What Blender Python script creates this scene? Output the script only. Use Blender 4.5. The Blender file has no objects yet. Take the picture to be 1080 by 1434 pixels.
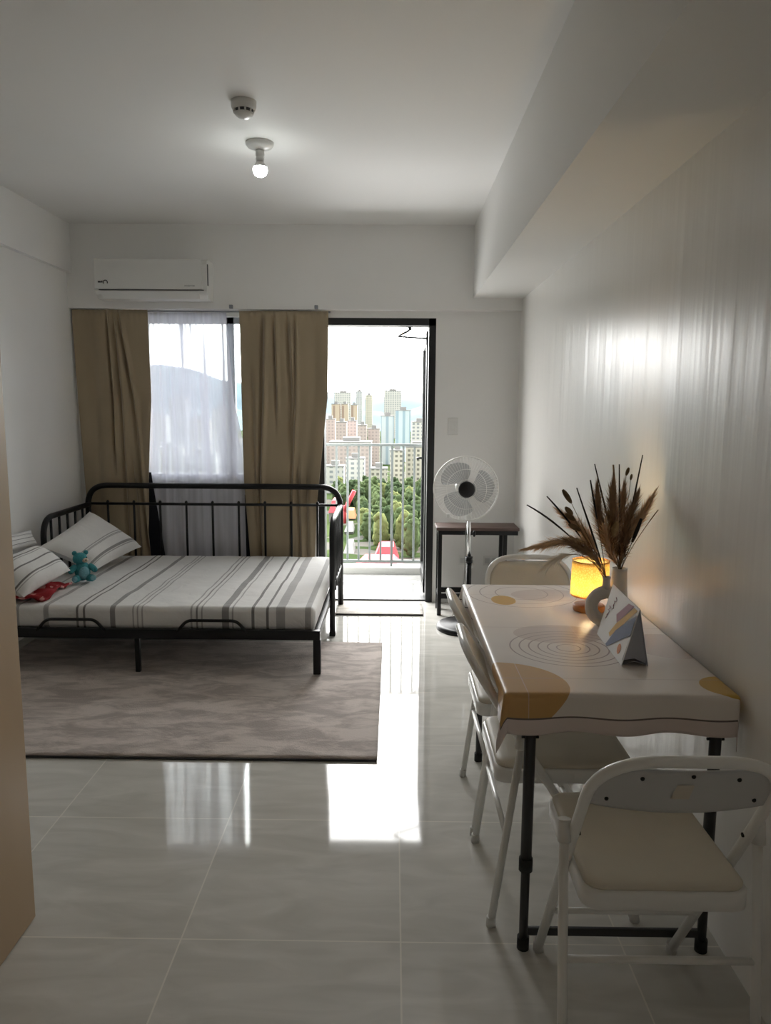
import bpy, bmesh, math, random
from mathutils import Vector, Matrix, noise
random.seed(7)
sc = bpy.context.scene
COL = sc.collection
PI = math.pi
R = math.radians

# ------------------------------------------------------------------ materials
def newmat(name):
    m = bpy.data.materials.new(name); m.use_nodes = True
    nt = m.node_tree
    return m, nt, nt.nodes['Principled BSDF'], nt.nodes['Material Output']

def N(nt, typ, **kw):
    n = nt.nodes.new(typ)
    for k, v in kw.items(): setattr(n, k, v)
    return n

def L(nt, a, b): nt.links.new(a, b)

def math_n(nt, op, a, b=None, c=None, clamp=False):
    n = N(nt, 'ShaderNodeMath', operation=op, use_clamp=clamp)
    for i, v in enumerate((a, b, c)):
        if v is None: continue
        if isinstance(v, (int, float)): n.inputs[i].default_value = v
        else: L(nt, v, n.inputs[i])
    return n.outputs[0]

def mix_n(nt, fac, a, b, blend='MIX'):
    n = N(nt, 'ShaderNodeMix', data_type='RGBA', blend_type=blend)
    for sock, v in ((n.inputs[0], fac), (n.inputs[6], a), (n.inputs[7], b)):
        if isinstance(v, (int, float)): sock.default_value = v
        elif isinstance(v, (tuple, list)): sock.default_value = (*v[:3], 1)
        else: L(nt, v, sock)
    return n.outputs[2]

def simple(name, col, rough=.5, metal=0., var=.06, scale=12., bump=0., bscale=None, ior=1.5, coat=0., stretch=(1, 1, 1), coord='Object', spec=.5):
    m, nt, b, out = newmat(name)
    tc = N(nt, 'ShaderNodeTexCoord'); mp = N(nt, 'ShaderNodeMapping'); mp.inputs['Scale'].default_value = stretch
    L(nt, tc.outputs[coord], mp.inputs[0])
    nz = N(nt, 'ShaderNodeTexNoise'); nz.inputs['Scale'].default_value = scale; nz.inputs['Detail'].default_value = 4
    L(nt, mp.outputs[0], nz.inputs[0])
    dark = tuple(max(0, c * (1 - var)) for c in col); lite = tuple(min(1, c * (1 + var)) for c in col)
    L(nt, mix_n(nt, nz.outputs['Fac'], dark, lite), b.inputs['Base Color'])
    b.inputs['Roughness'].default_value = rough; b.inputs['Metallic'].default_value = metal
    b.inputs['IOR'].default_value = ior; b.inputs['Coat Weight'].default_value = coat
    b.inputs['Specular IOR Level'].default_value = spec
    if bump:
        n2 = N(nt, 'ShaderNodeTexNoise'); n2.inputs['Scale'].default_value = bscale or scale * 4; n2.inputs['Detail'].default_value = 3
        L(nt, mp.outputs[0], n2.inputs[0])
        bp = N(nt, 'ShaderNodeBump'); bp.inputs['Strength'].default_value = bump; bp.inputs['Distance'].default_value = .01
        L(nt, n2.outputs['Fac'], bp.inputs['Height']); L(nt, bp.outputs[0], b.inputs['Normal'])
    return m

M = {}
M['wall'] = simple('wall_paint', (.83, .825, .81), .42, var=.03, scale=3, bump=.05, bscale=60)
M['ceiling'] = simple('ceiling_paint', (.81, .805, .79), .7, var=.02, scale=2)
M['beam'] = simple('beam_paint_dimmed', (.76, .755, .735), .5, var=.02, scale=2)  # wall paint toned down here to offset the strong light on the beam
M['black'] = simple('black_enamel', (.006, .006, .007), .36, var=.2, spec=.35)
M['black_frame'] = simple('black_aluminium', (.012, .013, .014), .45, var=.2)
M['grey_frame'] = simple('grey_window_frame', (.26, .27, .30), .45, var=.1)
M['white_plastic'] = simple('white_plastic', (.72, .72, .70), .3, var=.02)
M['white_ceramic'] = simple('white_ceramic', (.70, .67, .62), .4, var=.04, bump=.04, bscale=50)
M['vent_dark'] = simple('vent_dark', (.05, .05, .055), .6)
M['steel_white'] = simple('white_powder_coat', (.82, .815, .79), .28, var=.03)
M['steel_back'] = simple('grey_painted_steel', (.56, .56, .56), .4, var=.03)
M['chrome'] = simple('chrome_tube', (.75, .76, .77), .18, metal=1., var=.03)
M['pad'] = simple('beige_vinyl', (.66, .61, .51), .5, var=.06, bump=.06, bscale=120)
M['rubber'] = simple('black_rubber', (.012, .012, .012), .7)
M['leg_grey'] = simple('dark_grey_tube', (.035, .035, .036), .45)
M['wood_brown'] = simple('brown_wood_top', (.09, .055, .045), .5, var=.35, scale=6, stretch=(2, 12, 12))
M['wood_light'] = simple('varnished_wood', (.52, .22, .06), .45, var=.3, scale=20, stretch=(1, 1, 6))
M['panel'] = simple('tan_laminate', (.46, .33, .20), .45, var=.10, scale=2, stretch=(4, 4, .6))
M['ochre_white'] = simple('paper_white', (.72, .71, .69), .6, var=.02)
M['slate'] = simple('slate_card', (.36, .38, .44), .55, var=.05)
M['rail'] = simple('railing_paint', (.19, .21, .205), .7, var=.04, spec=.2)
M['kerb'] = simple('balcony_kerb', (.42, .42, .40), .5, var=.05)
M['teal'] = simple('teal_plush', (.05, .27, .30), .95, var=.25, scale=60, bump=.6, bscale=160)
M['teal_light'] = simple('pale_teal_plush', (.20, .43, .50), .95, var=.2, scale=60, bump=.6, bscale=160)
M['cream_plush'] = simple('cream_plush', (.55, .47, .36), .95, var=.1, scale=60, bump=.5, bscale=160)
M['stem_dark'] = simple('dark_reed', (.022, .016, .012), .8, var=.4, scale=30)
M['stem_tan'] = simple('tan_straw', (.24, .16, .08), .8, var=.3, scale=30)
M['plume_dark'] = simple('brown_plume', (.38, .25, .145), .9, var=.45, scale=35)
M['plume_tan'] = simple('tan_plume', (.70, .52, .33), .9, var=.4, scale=35)
M['plume_pale'] = simple('pale_plume', (.80, .75, .67), .9, var=.2, scale=35)
M['bunny'] = simple('bunny_tail', (.19, .125, .06), .95, var=.35, scale=90, bump=.6, bscale=200)
M['bunny_pale'] = simple('pale_bunny_tail', (.36, .25, .12), .95, var=.3, scale=90, bump=.6, bscale=200)
M['mark_dark'] = simple('dark_print', (.03, .03, .035), .5)
M['mark_grey'] = simple('grey_print', (.22, .22, .22), .5)
M['pink_print'] = simple('mauve_print', (.30, .105, .13), .6)
M['yellow_print'] = simple('yellow_print', (.58, .32, .03), .6)
M['blue_print'] = simple('blue_print', (.035, .055, .13), .6)
M['orange_print'] = simple('orange_print', (.60, .20, .05), .6)
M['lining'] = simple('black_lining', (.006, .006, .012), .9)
M['rug_edge'] = simple('rug_binding', (.05, .045, .045), .9)
M['sticker'] = simple('pale_sticker', (.62, .56, .48), .6)

def wall_glossy():
    m, nt, b, out = newmat('glossy_wall_paint')
    tc = N(nt, 'ShaderNodeTexCoord'); mp = N(nt, 'ShaderNodeMapping'); mp.inputs['Scale'].default_value = (6, 6, .28)
    L(nt, tc.outputs['Object'], mp.inputs[0])
    nz = N(nt, 'ShaderNodeTexNoise'); nz.inputs['Scale'].default_value = 1.6; nz.inputs['Detail'].default_value = 3
    L(nt, mp.outputs[0], nz.inputs[0])
    n2 = N(nt, 'ShaderNodeTexNoise'); n2.inputs['Scale'].default_value = 3.0; n2.inputs['Detail'].default_value = 2
    L(nt, tc.outputs['Object'], n2.inputs[0])
    h = math_n(nt, 'ADD', math_n(nt, 'MULTIPLY', nz.outputs['Fac'], .7), math_n(nt, 'MULTIPLY', n2.outputs['Fac'], .25))
    bp = N(nt, 'ShaderNodeBump'); bp.inputs['Strength'].default_value = .34; bp.inputs['Distance'].default_value = .02
    L(nt, h, bp.inputs['Height']); L(nt, bp.outputs[0], b.inputs['Normal'])
    b.inputs['Base Color'].default_value = (.84, .825, .795, 1)
    b.inputs['Roughness'].default_value = .29; b.inputs['Specular IOR Level'].default_value = .42
    b.inputs['IOR'].default_value = 1.5
    return m
M['wall_glossy'] = wall_glossy()

def floor_mat():
    m, nt, b, out = newmat('polished_porcelain_tile')
    tc = N(nt, 'ShaderNodeTexCoord'); sp = N(nt, 'ShaderNodeSeparateXYZ'); L(nt, tc.outputs['Object'], sp.inputs[0])
    def line(v, off, step, w):
        a = math_n(nt, 'SUBTRACT', v, off); a = math_n(nt, 'DIVIDE', a, step)
        fr = math_n(nt, 'FRACT', math_n(nt, 'ADD', a, 100.5))
        d = math_n(nt, 'ABSOLUTE', math_n(nt, 'SUBTRACT', fr, .5))
        return math_n(nt, 'LESS_THAN', d, w / step), math_n(nt, 'FLOOR', math_n(nt, 'ADD', a, 100.))
    lx, ix = line(sp.outputs[0], .03, .6, .0022); ly, iy = line(sp.outputs[1], 1.872, .606, .0022)
    g = math_n(nt, 'MAXIMUM', lx, ly)
    cb = N(nt, 'ShaderNodeCombineXYZ'); L(nt, ix, cb.inputs[0]); L(nt, iy, cb.inputs[1])
    wn = N(nt, 'ShaderNodeTexWhiteNoise'); L(nt, cb.outputs[0], wn.inputs[0])
    add = N(nt, 'ShaderNodeVectorMath', operation='MULTIPLY_ADD'); L(nt, wn.outputs['Color'], add.inputs[0]); add.inputs[1].default_value = (7, 7, 7); L(nt, tc.outputs['Object'], add.inputs[2])
    mp = N(nt, 'ShaderNodeMapping'); mp.inputs['Scale'].default_value = (1.4, 5, 1); L(nt, add.outputs[0], mp.inputs[0])
    nz = N(nt, 'ShaderNodeTexNoise'); nz.inputs['Scale'].default_value = 2.2; nz.inputs['Detail'].default_value = 8; nz.inputs['Distortion'].default_value = 1.2
    L(nt, mp.outputs[0], nz.inputs[0])
    cr = N(nt, 'ShaderNodeValToRGB'); cr.color_ramp.elements[0].color = (.55, .54, .50, 1); cr.color_ramp.elements[1].color = (.68, .665, .625, 1)
    cr.color_ramp.elements[0].position = .3; cr.color_ramp.elements[1].position = .7
    L(nt, nz.outputs['Fac'], cr.inputs[0])
    L(nt, mix_n(nt, math_n(nt, 'MULTIPLY', g, .75), cr.outputs[0], (.82, .79, .72)), b.inputs['Base Color'])
    b.inputs['Roughness'].default_value = .05; b.inputs['IOR'].default_value = 1.5; b.inputs['Specular IOR Level'].default_value = .42
    return m
M['floor'] = floor_mat()

def stripes_mat(name, axis, stripes, base, coord='Object', rough=.85, scale_wrinkle=7):
    """Woven cloth with stripes across one axis: stripes = (centre, half width, colour)."""
    m, nt, b, out = newmat(name)
    tc = N(nt, 'ShaderNodeTexCoord'); sp = N(nt, 'ShaderNodeSeparateXYZ'); L(nt, tc.outputs[coord], sp.inputs[0])
    v = sp.outputs[axis]
    col = None
    nz = N(nt, 'ShaderNodeTexNoise'); nz.inputs['Scale'].default_value = 5; L(nt, tc.outputs[coord], nz.inputs[0])
    col = mix_n(nt, nz.outputs['Fac'], tuple(c * .95 for c in base), tuple(min(1, c * 1.04) for c in base))
    for c, w, k in stripes:
        col = mix_n(nt, math_n(nt, 'COMPARE', v, c, w), col, k)
    L(nt, col, b.inputs['Base Color'])
    b.inputs['Roughness'].default_value = rough; b.inputs['Sheen Weight'].default_value = .15
    n2 = N(nt, 'ShaderNodeTexNoise'); n2.inputs['Scale'].default_value = scale_wrinkle; n2.inputs['Detail'].default_value = 3; n2.inputs['Distortion'].default_value = .8
    L(nt, tc.outputs['Object'], n2.inputs[0])
    bp = N(nt, 'ShaderNodeBump'); bp.inputs['Strength'].default_value = .5; bp.inputs['Distance'].default_value = .015
    L(nt, n2.outputs['Fac'], bp.inputs['Height']); L(nt, bp.outputs[0], b.inputs['Normal'])
    return m
DK, GY, MD = (.20, .19, .185), (.40, .39, .385), (.29, .28, .275)
BASE = (.76, .75, .735)
M['sheet'] = stripes_mat('striped_sheet', 0, [
    (-1.866, .014, GY), (-1.697, .006, DK), (-1.660, .006, DK), (-1.506, .014, MD), (-1.395, .004, GY), (-1.371, .004, GY), (-1.346, .004, GY),
    (-1.081, .005, GY), (-1.051, .005, MD), (-1.024, .004, GY), (-.897, .019, MD), (-.858, .004, GY), (-.749, .008, DK), (-.671, .007, DK),
    (-.60, .024, GY), (-.453, .016, GY), (-2.02, .008, GY)], BASE)
M['pillow_a'] = stripes_mat('striped_pillowcase_a', 0, [(.60, .010, GY), (.64, .010, GY), (.66, .004, MD), (.86, .022, MD), (.90, .008, GY)], BASE, coord='UV')
M['pillow_b'] = stripes_mat('striped_pillowcase_b', 0, [(.22, .016, DK), (.28, .010, GY), (.48, .018, DK), (.75, .020, DK), (.81, .008, GY)], BASE, coord='UV')

def curtain_mat():
    m, nt, b, out = newmat('khaki_curtain')
    tc = N(nt, 'ShaderNodeTexCoord'); mp = N(nt, 'ShaderNodeMapping'); mp.inputs['Scale'].default_value = (3, 3, .6); L(nt, tc.outputs['Object'], mp.inputs[0])
    nz = N(nt, 'ShaderNodeTexNoise'); nz.inputs['Scale'].default_value = 3; L(nt, mp.outputs[0], nz.inputs[0])
    L(nt, mix_n(nt, nz.outputs['Fac'], (.30, .235, .15), (.40, .32, .21)), b.inputs['Base Color'])
    b.inputs['Roughness'].default_value = .6; b.inputs['Sheen Weight'].default_value = .3
    return m
M['curtain'] = curtain_mat()

def sheer_mat():
    m, nt, b, out = newmat('white_sheer_voile')
    nt.nodes.remove(b)
    tr = N(nt, 'ShaderNodeBsdfTransparent'); tl = N(nt, 'ShaderNodeBsdfTranslucent'); df = N(nt, 'ShaderNodeBsdfDiffuse')
    tl.inputs[0].default_value = (.40, .40, .48, 1); df.inputs[0].default_value = (.84, .84, .90, 1)
    m1 = N(nt, 'ShaderNodeMixShader'); m1.inputs[0].default_value = .68; L(nt, tl.outputs[0], m1.inputs[1]); L(nt, df.outputs[0], m1.inputs[2])
    lw = N(nt, 'ShaderNodeLayerWeight'); lw.inputs[0].default_value = .4
    tc = N(nt, 'ShaderNodeTexCoord'); mp = N(nt, 'ShaderNodeMapping'); mp.inputs['Scale'].default_value = (26, 26, .45); L(nt, tc.outputs['Object'], mp.inputs[0])
    nz = N(nt, 'ShaderNodeTexNoise'); nz.inputs['Scale'].default_value = 1.; nz.inputs['Detail'].default_value = 2; L(nt, mp.outputs[0], nz.inputs[0])
    f = math_n(nt, 'ADD', math_n(nt, 'MULTIPLY', lw.outputs['Facing'], .35), math_n(nt, 'MULTIPLY_ADD', nz.outputs['Fac'], .85, .42), clamp=True)
    m2 = N(nt, 'ShaderNodeMixShader'); L(nt, f, m2.inputs[0]); L(nt, tr.outputs[0], m2.inputs[1]); L(nt, m1.outputs[0], m2.inputs[2])
    L(nt, m2.outputs[0], out.inputs[0])
    return m
M['sheer'] = sheer_mat()

def glass_mat():
    m, nt, b, out = newmat('window_glass')
    nt.nodes.remove(b)
    tr = N(nt, 'ShaderNodeBsdfTransparent'); tr.inputs[0].default_value = (.93, .96, .96, 1)
    gl = N(nt, 'ShaderNodeBsdfGlossy'); gl.inputs['Roughness'].default_value = .02
    fr = N(nt, 'ShaderNodeFresnel'); fr.inputs[0].default_value = 1.45
    mx = N(nt, 'ShaderNodeMixShader'); L(nt, fr.outputs[0], mx.inputs[0]); L(nt, tr.outputs[0], mx.inputs[1]); L(nt, gl.outputs[0], mx.inputs[2])
    L(nt, mx.outputs[0], out.inputs[0]); return m
M['glass'] = glass_mat()

def clear_plastic(name, col, alpha):
    m, nt, b, out = newmat(name)
    tc = N(nt, 'ShaderNodeTexCoord'); nz = N(nt, 'ShaderNodeTexNoise'); nz.inputs['Scale'].default_value = 8; L(nt, tc.outputs['Object'], nz.inputs[0])
    L(nt, mix_n(nt, nz.outputs['Fac'], tuple(c * .95 for c in col), col), b.inputs['Base Color'])
    b.inputs['Roughness'].default_value = .2; b.inputs['Alpha'].default_value = alpha
    return m
M['blade'] = clear_plastic('translucent_blade', (.60, .61, .62), .78)

def rug_mat(name, a, b_, sc_=9., stretch=(.8, 2.2, 1)):
    m, nt, b, out = newmat(name)
    tc = N(nt, 'ShaderNodeTexCoord'); mp = N(nt, 'ShaderNodeMapping'); mp.inputs['Scale'].default_value = stretch; L(nt, tc.outputs['Object'], mp.inputs[0])
    nz = N(nt, 'ShaderNodeTexNoise'); nz.inputs['Scale'].default_value = sc_ * .45; nz.inputs['Detail'].default_value = 9; nz.inputs['Roughness'].default_value = .68; nz.inputs['Distortion'].default_value = .5
    L(nt, mp.outputs[0], nz.inputs[0])
    cr = N(nt, 'ShaderNodeValToRGB'); cr.color_ramp.elements[0].position = .42; cr.color_ramp.elements[1].position = .58
    cr.color_ramp.elements[0].color = (*a, 1); cr.color_ramp.elements[1].color = (*b_, 1); L(nt, nz.outputs['Fac'], cr.inputs[0])
    L(nt, cr.outputs[0], b.inputs['Base Color']); b.inputs['Roughness'].default_value = .95; b.inputs['Sheen Weight'].default_value = .4
    n2 = N(nt, 'ShaderNodeTexNoise'); n2.inputs['Scale'].default_value = 160; L(nt, tc.outputs['Object'], n2.inputs[0])
    bp = N(nt, 'ShaderNodeBump'); bp.inputs['Strength'].default_value = .5; bp.inputs['Distance'].default_value = .006; L(nt, n2.outputs['Fac'], bp.inputs['Height']); L(nt, bp.outputs[0], b.inputs['Normal'])
    return m
M['rug'] = rug_mat('rug_pile', (.36, .30, .27), (.62, .54, .495), 13., (.7, 1.7, 1))
M['mat'] = rug_mat('doormat_pile', (.36, .33, .29), (.58, .54, .48), 16, (1, 2.5, 1))

def red_cloth():
    m, nt, b, out = newmat('red_printed_cloth')
    tc = N(nt, 'ShaderNodeTexCoord'); nz = N(nt, 'ShaderNodeTexVoronoi'); nz.inputs['Scale'].default_value = 14; L(nt, tc.outputs['Object'], nz.inputs[0])
    f = math_n(nt, 'LESS_THAN', nz.outputs['Distance'], .33)
    L(nt, mix_n(nt, f, (.30, .012, .018), (.62, .30, .28)), b.inputs['Base Color']); b.inputs['Roughness'].default_value = .9
    return m
M['red_cloth'] = red_cloth()

def shade_mat():
    m, nt, b, out = newmat('woven_lamp_shade')
    nt.nodes.remove(b)
    tc = N(nt, 'ShaderNodeTexCoord'); vo = N(nt, 'ShaderNodeTexVoronoi'); vo.feature = 'DISTANCE_TO_EDGE'; vo.inputs['Scale'].default_value = 120; L(nt, tc.outputs['Object'], vo.inputs[0])
    nz = N(nt, 'ShaderNodeTexNoise'); nz.inputs['Scale'].default_value = 45; L(nt, tc.outputs['Object'], nz.inputs[0])
    f = math_n(nt, 'MULTIPLY', math_n(nt, 'MULTIPLY', vo.outputs['Distance'], 5.0, clamp=True), nz.outputs['Fac'])
    c = mix_n(nt, f, (.44, .33, .14), (.70, .64, .45))
    tl = N(nt, 'ShaderNodeBsdfTranslucent'); df = N(nt, 'ShaderNodeBsdfDiffuse'); L(nt, c, tl.inputs[0]); L(nt, c, df.inputs[0])
    mx = N(nt, 'ShaderNodeMixShader'); mx.inputs[0].default_value = .3; L(nt, tl.outputs[0], mx.inputs[1]); L(nt, df.outputs[0], mx.inputs[2])
    L(nt, mx.outputs[0], out.inputs[0]); return m
M['shade'] = shade_mat()

def emit(name, col, s):
    m, nt, b, out = newmat(name)
    b.inputs['Base Color'].default_value = (.9, .9, .9, 1); b.inputs['Emission Color'].default_value = (*col, 1); b.inputs['Emission Strength'].default_value = s
    return m
M['bulb'] = emit('lit_led_bulb', (.95, 1., .97), 28.)
M['warm_bulb'] = emit('warm_bulb', (1., .76, .42), 270.)

def cloth_mat():
    """Tablecloth print, in the flat cloth's own metres (UV)."""
    m, nt, b, out = newmat('printed_tablecloth')
    uv = N(nt, 'ShaderNodeTexCoord'); sp = N(nt, 'ShaderNodeSeparateXYZ'); L(nt, uv.outputs['UV'], sp.inputs[0])
    x, y = sp.outputs[0], sp.outputs[1]
    def dist(cx, cy, ax=1., ay=1.):
        dx = math_n(nt, 'DIVIDE', math_n(nt, 'SUBTRACT', x, cx), ax); dy = math_n(nt, 'DIVIDE', math_n(nt, 'SUBTRACT', y, cy), ay)
        return math_n(nt, 'SQRT', math_n(nt, 'ADD', math_n(nt, 'MULTIPLY', dx, dx), math_n(nt, 'MULTIPLY', dy, dy)))
    def disc(cx, cy, r, ax=1., ay=1.): return math_n(nt, 'LESS_THAN', dist(cx, cy, ax, ay), r)
    nz = N(nt, 'ShaderNodeTexNoise'); nz.inputs['Scale'].default_value = 9; L(nt, uv.outputs['UV'], nz.inputs[0])
    col = mix_n(nt, nz.outputs['Fac'], (.74, .69, .65), (.80, .75, .71))
    mauve, mauve2, gold, ochre, ink = (.58, .50, .47), (.40, .33, .32), (.58, .36, .06), (.56, .33, .12), (.13, .11, .10)
    col = mix_n(nt, math_n(nt, 'MULTIPLY', disc(.53, 2.33, .13, 1.1, .75), .8), col, mauve)
    col = mix_n(nt, math_n(nt, 'MULTIPLY', disc(.84, 2.22, .12, 1., 1.), .8), col, mauve)
    col = mix_n(nt, math_n(nt, 'MULTIPLY', disc(.60, 2.83, .12, 1.2, .8), .7), col, mauve)
    col = mix_n(nt, math_n(nt, 'MULTIPLY', disc(.77, 2.66, .10, 1., 1.1), .5), col, mauve)
    d = dist(.53, 2.19, 1., .95)
    for r in (.035, .062, .09, .118, .146, .174):
        col = mix_n(nt, math_n(nt, 'COMPARE', d, r, .0022), col, mauve2)
    d = dist(.50, 2.86, 1., 1.)
    for r in (.10, .16, .21):
        col = mix_n(nt, math_n(nt, 'COMPARE', d, r, .0018), col, mauve2)
    col = mix_n(nt, disc(.292, 1.885, .168), col, ochre)
    col = mix_n(nt, disc(.876, 1.885, .072), col, gold)
    col = mix_n(nt, disc(.415, 2.75, 1., .045, .068), col, gold)
    for px, k in ((.345, .0012), (.585, .0012)):                       # sharp fold creases
        col = mix_n(nt, math_n(nt, 'MULTIPLY', math_n(nt, 'COMPARE', x, px, k), .35), col, (.76, .73, .70))
    for py in (2.40, 1.93, 2.83):
        col = mix_n(nt, math_n(nt, 'MULTIPLY', math_n(nt, 'COMPARE', y, py, .0016), .45), col, mauve2)
    # hem border and the dark line above it (distance from the cloth's edge)
    ex = math_n(nt, 'MINIMUM', math_n(nt, 'SUBTRACT', x, X0C), math_n(nt, 'SUBTRACT', X1C, x))
    ey = math_n(nt, 'MINIMUM', math_n(nt, 'SUBTRACT', y, Y0C), math_n(nt, 'SUBTRACT', Y1C, y))
    e = math_n(nt, 'MINIMUM', ex, ey)
    col = mix_n(nt, math_n(nt, 'LESS_THAN', e, .040), col, (.68, .59, .565))
    col = mix_n(nt, math_n(nt, 'COMPARE', e, .041, .0022), col, ink)
    L(nt, col, b.inputs['Base Color']); b.inputs['Roughness'].default_value = .38
    return m

# ------------------------------------------------------------------ mesh builder
class MB:
    def __init__(s): s.v = []; s.f = []; s.uv = {}; s.sm = []
    def add(s, vs, fs, smooth=True):
        b = len(s.v); s.v += [tuple(v) for v in vs]
        for f in fs: s.f.append(tuple(i + b for i in f)); s.sm.append(smooth)
        return b
    def box(s, a, b, bev=0.):
        (x0, y0, z0), (x1, y1, z1) = [min(p, q) for p, q in zip(a, b)], [max(p, q) for p, q in zip(a, b)]
        if bev > 0:
            bm = bmesh.new(); bmesh.ops.create_cube(bm, size=1)
            for v in bm.verts: v.co = Vector(((x0 + x1) / 2 + v.co.x * (x1 - x0), (y0 + y1) / 2 + v.co.y * (y1 - y0), (z0 + z1) / 2 + v.co.z * (z1 - z0)))
            bmesh.ops.bevel(bm, geom=bm.edges[:], offset=bev, segments=3, profile=.5, affect='EDGES')
            bm.verts.index_update()
            s.add([v.co for v in bm.verts], [[v.index for v in f.verts] for f in bm.faces]); bm.free(); return s
        vs = [(x, y, z) for z in (z0, z1) for y in (y0, y1) for x in (x0, x1)]
        s.add(vs, [(0, 2, 3, 1), (4, 5, 7, 6), (0, 1, 5, 4), (2, 6, 7, 3), (0, 4, 6, 2), (1, 3, 7, 5)], False); return s
    def tube(s, pts, r, n=12, r2=None, cap=True, closed=False):
        pts = [Vector(p) for p in pts]; m = len(pts)
        rad = r if isinstance(r, (list, tuple)) else [r + ((r2 if r2 is not None else r) - r) * i / max(1, m - 1) for i in range(m)]
        up = None; rings = []
        for i, p in enumerate(pts):
            if closed: t = pts[(i + 1) % m] - pts[i - 1]
            else: t = pts[min(i + 1, m - 1)] - pts[max(i - 1, 0)]
            t = t.normalized() if t.length > 1e-9 else Vector((0, 0, 1))
            if up is None:
                a = Vector((0, 0, 1)) if abs(t.z) < .9 else Vector((1, 0, 0)); up = (a - t * a.dot(t)).normalized()
            else:
                up = up - t * up.dot(t); up = up.normalized() if up.length > 1e-6 else t.orthogonal().normalized()
            q = t.cross(up)
            rings.append([p + (up * math.cos(2 * PI * k / n) + q * math.sin(2 * PI * k / n)) * rad[i] for k in range(n)])
        vs = [v for rg in rings for v in rg]; fs = []
        for i in range(m if closed else m - 1):
            j = (i + 1) % m
            for k in range(n): fs.append((i * n + k, i * n + (k + 1) % n, j * n + (k + 1) % n, j * n + k))
        b = s.add(vs, fs)
        if cap and not closed:
            s.f.append(tuple(b + k for k in reversed(range(n)))); s.sm.append(False)
            s.f.append(tuple(b + (m - 1) * n + k for k in range(n))); s.sm.append(False)
        return s
    def lathe(s, prof, n=32, c=(0, 0, 0), mat=None):
        """prof: (radius, height) pairs round the z axis through c."""
        vs = []; fs = []; m = len(prof)
        for r, z in prof:
            for k in range(n):
                v = Vector((r * math.cos(2 * PI * k / n), r * math.sin(2 * PI * k / n), z))
                if mat: v = mat @ v
                vs.append(v + Vector(c))
        for i in range(m - 1):
            for k in range(n): fs.append((i * n + k, i * n + (k + 1) % n, (i + 1) * n + (k + 1) % n, (i + 1) * n + k))
        b = s.add(vs, fs)
        for i, rev in ((0, True), (m - 1, False)):
            if prof[i][0] > 1e-5:
                ks = [b + i * n + k for k in range(n)]; s.f.append(tuple(reversed(ks)) if rev else tuple(ks)); s.sm.append(False)
        return s
    def ball(s, c, r, rot=None, n=20, m=12, noise_amp=0., seed=0):
        r = (r, r, r) if isinstance(r, (int, float)) else r
        vs = []; fs = []
        for i in range(m + 1):
            th = PI * i / m
            for k in range(n):
                ph = 2 * PI * k / n
                d = Vector((math.sin(th) * math.cos(ph), math.sin(th) * math.sin(ph), math.cos(th)))
                a = 1 + (noise_amp * noise.noise(d * 2.3 + Vector((seed, seed * 1.7, 0))) if noise_amp else 0)
                v = Vector((d.x * r[0], d.y * r[1], d.z * r[2])) * a
                if rot: v = rot @ v
                vs.append(v + Vector(c))
        for i in range(m):
            for k in range(n): fs.append((i * n + k, (i + 1) * n + k, (i + 1) * n + (k + 1) % n, i * n + (k + 1) % n))
        s.add(vs, fs); return s
    def grid(s, fn, nu, nv, smooth=True, uvfn=None):
        vs = [fn(i / nu, j / nv) for j in range(nv + 1) for i in range(nu + 1)]
        fs = [(j * (nu + 1) + i, j * (nu + 1) + i + 1, (j + 1) * (nu + 1) + i + 1, (j + 1) * (nu + 1) + i) for j in range(nv) for i in range(nu)]
        b = s.add(vs, fs, smooth)
        if uvfn:
            for j in range(nv + 1):
                for i in range(nu + 1): s.uv[b + j * (nu + 1) + i] = uvfn(i / nu, j / nv)
        return s
    def poly(s, pts, smooth=False):
        s.add(pts, [tuple(range(len(pts)))], smooth); return s
    def prism(s, pts, vec):
        n = len(pts); v = Vector(vec); a = [Vector(p) for p in pts]
        s.add(a + [p + v for p in a], [tuple(reversed(range(n))), tuple(range(n, 2 * n))] + [(i, (i + 1) % n, n + (i + 1) % n, n + i) for i in range(n)], False); return s
    def build(s, name, mat, parent=None, loc=None, solid=0., rot=None):
        me = bpy.data.meshes.new(name); me.from_pydata(s.v, [], s.f)
        bm = bmesh.new(); bm.from_mesh(me)
        if not s.uv and not solid: bmesh.ops.recalc_face_normals(bm, faces=bm.faces[:])
        bm.to_mesh(me); bm.free()
        if len(s.sm) == len(me.polygons): me.polygons.foreach_set('use_smooth', s.sm)
        if s.uv:
            ul = me.uv_layers.new(name='UVMap')
            for lp in me.loops: ul.data[lp.index].uv = s.uv.get(lp.vertex_index, (0, 0))
        me.materials.append(mat if not isinstance(mat, str) else M[mat])
        o = bpy.data.objects.new(name, me); COL.objects.link(o)
        if parent: o.parent = parent
        if loc: o.location = loc
        if rot: o.rotation_euler = rot
        if solid:
            md = o.modifiers.new('thickness', 'SOLIDIFY'); md.thickness = solid; md.offset = 0
        return o

def fillet(pts, r, n=8):
    pts = [Vector(p) for p in pts]; rs = r if isinstance(r, (list, tuple)) else [r] * len(pts)
    out = [pts[0]]
    for i in range(1, len(pts) - 1):
        a, b, c = pts[i - 1], pts[i], pts[i + 1]
        u, w = (a - b), (c - b); k = min(rs[i], u.length * .49, w.length * .49)
        p, q = b + u.normalized() * k, b + w.normalized() * k
        for j in range(n + 1):
            t = j / n; out.append(p * (1 - t) ** 2 + b * 2 * t * (1 - t) + q * t * t)
    out.append(pts[-1]); return out

def bez(p, n=12):
    p = [Vector(q) for q in p]
    def ev(t):
        q = p[:]
        while len(q) > 1: q = [q[i].lerp(q[i + 1], t) for i in range(len(q) - 1)]
        return q[0]
    return [ev(i / n) for i in range(n + 1)]

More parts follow.
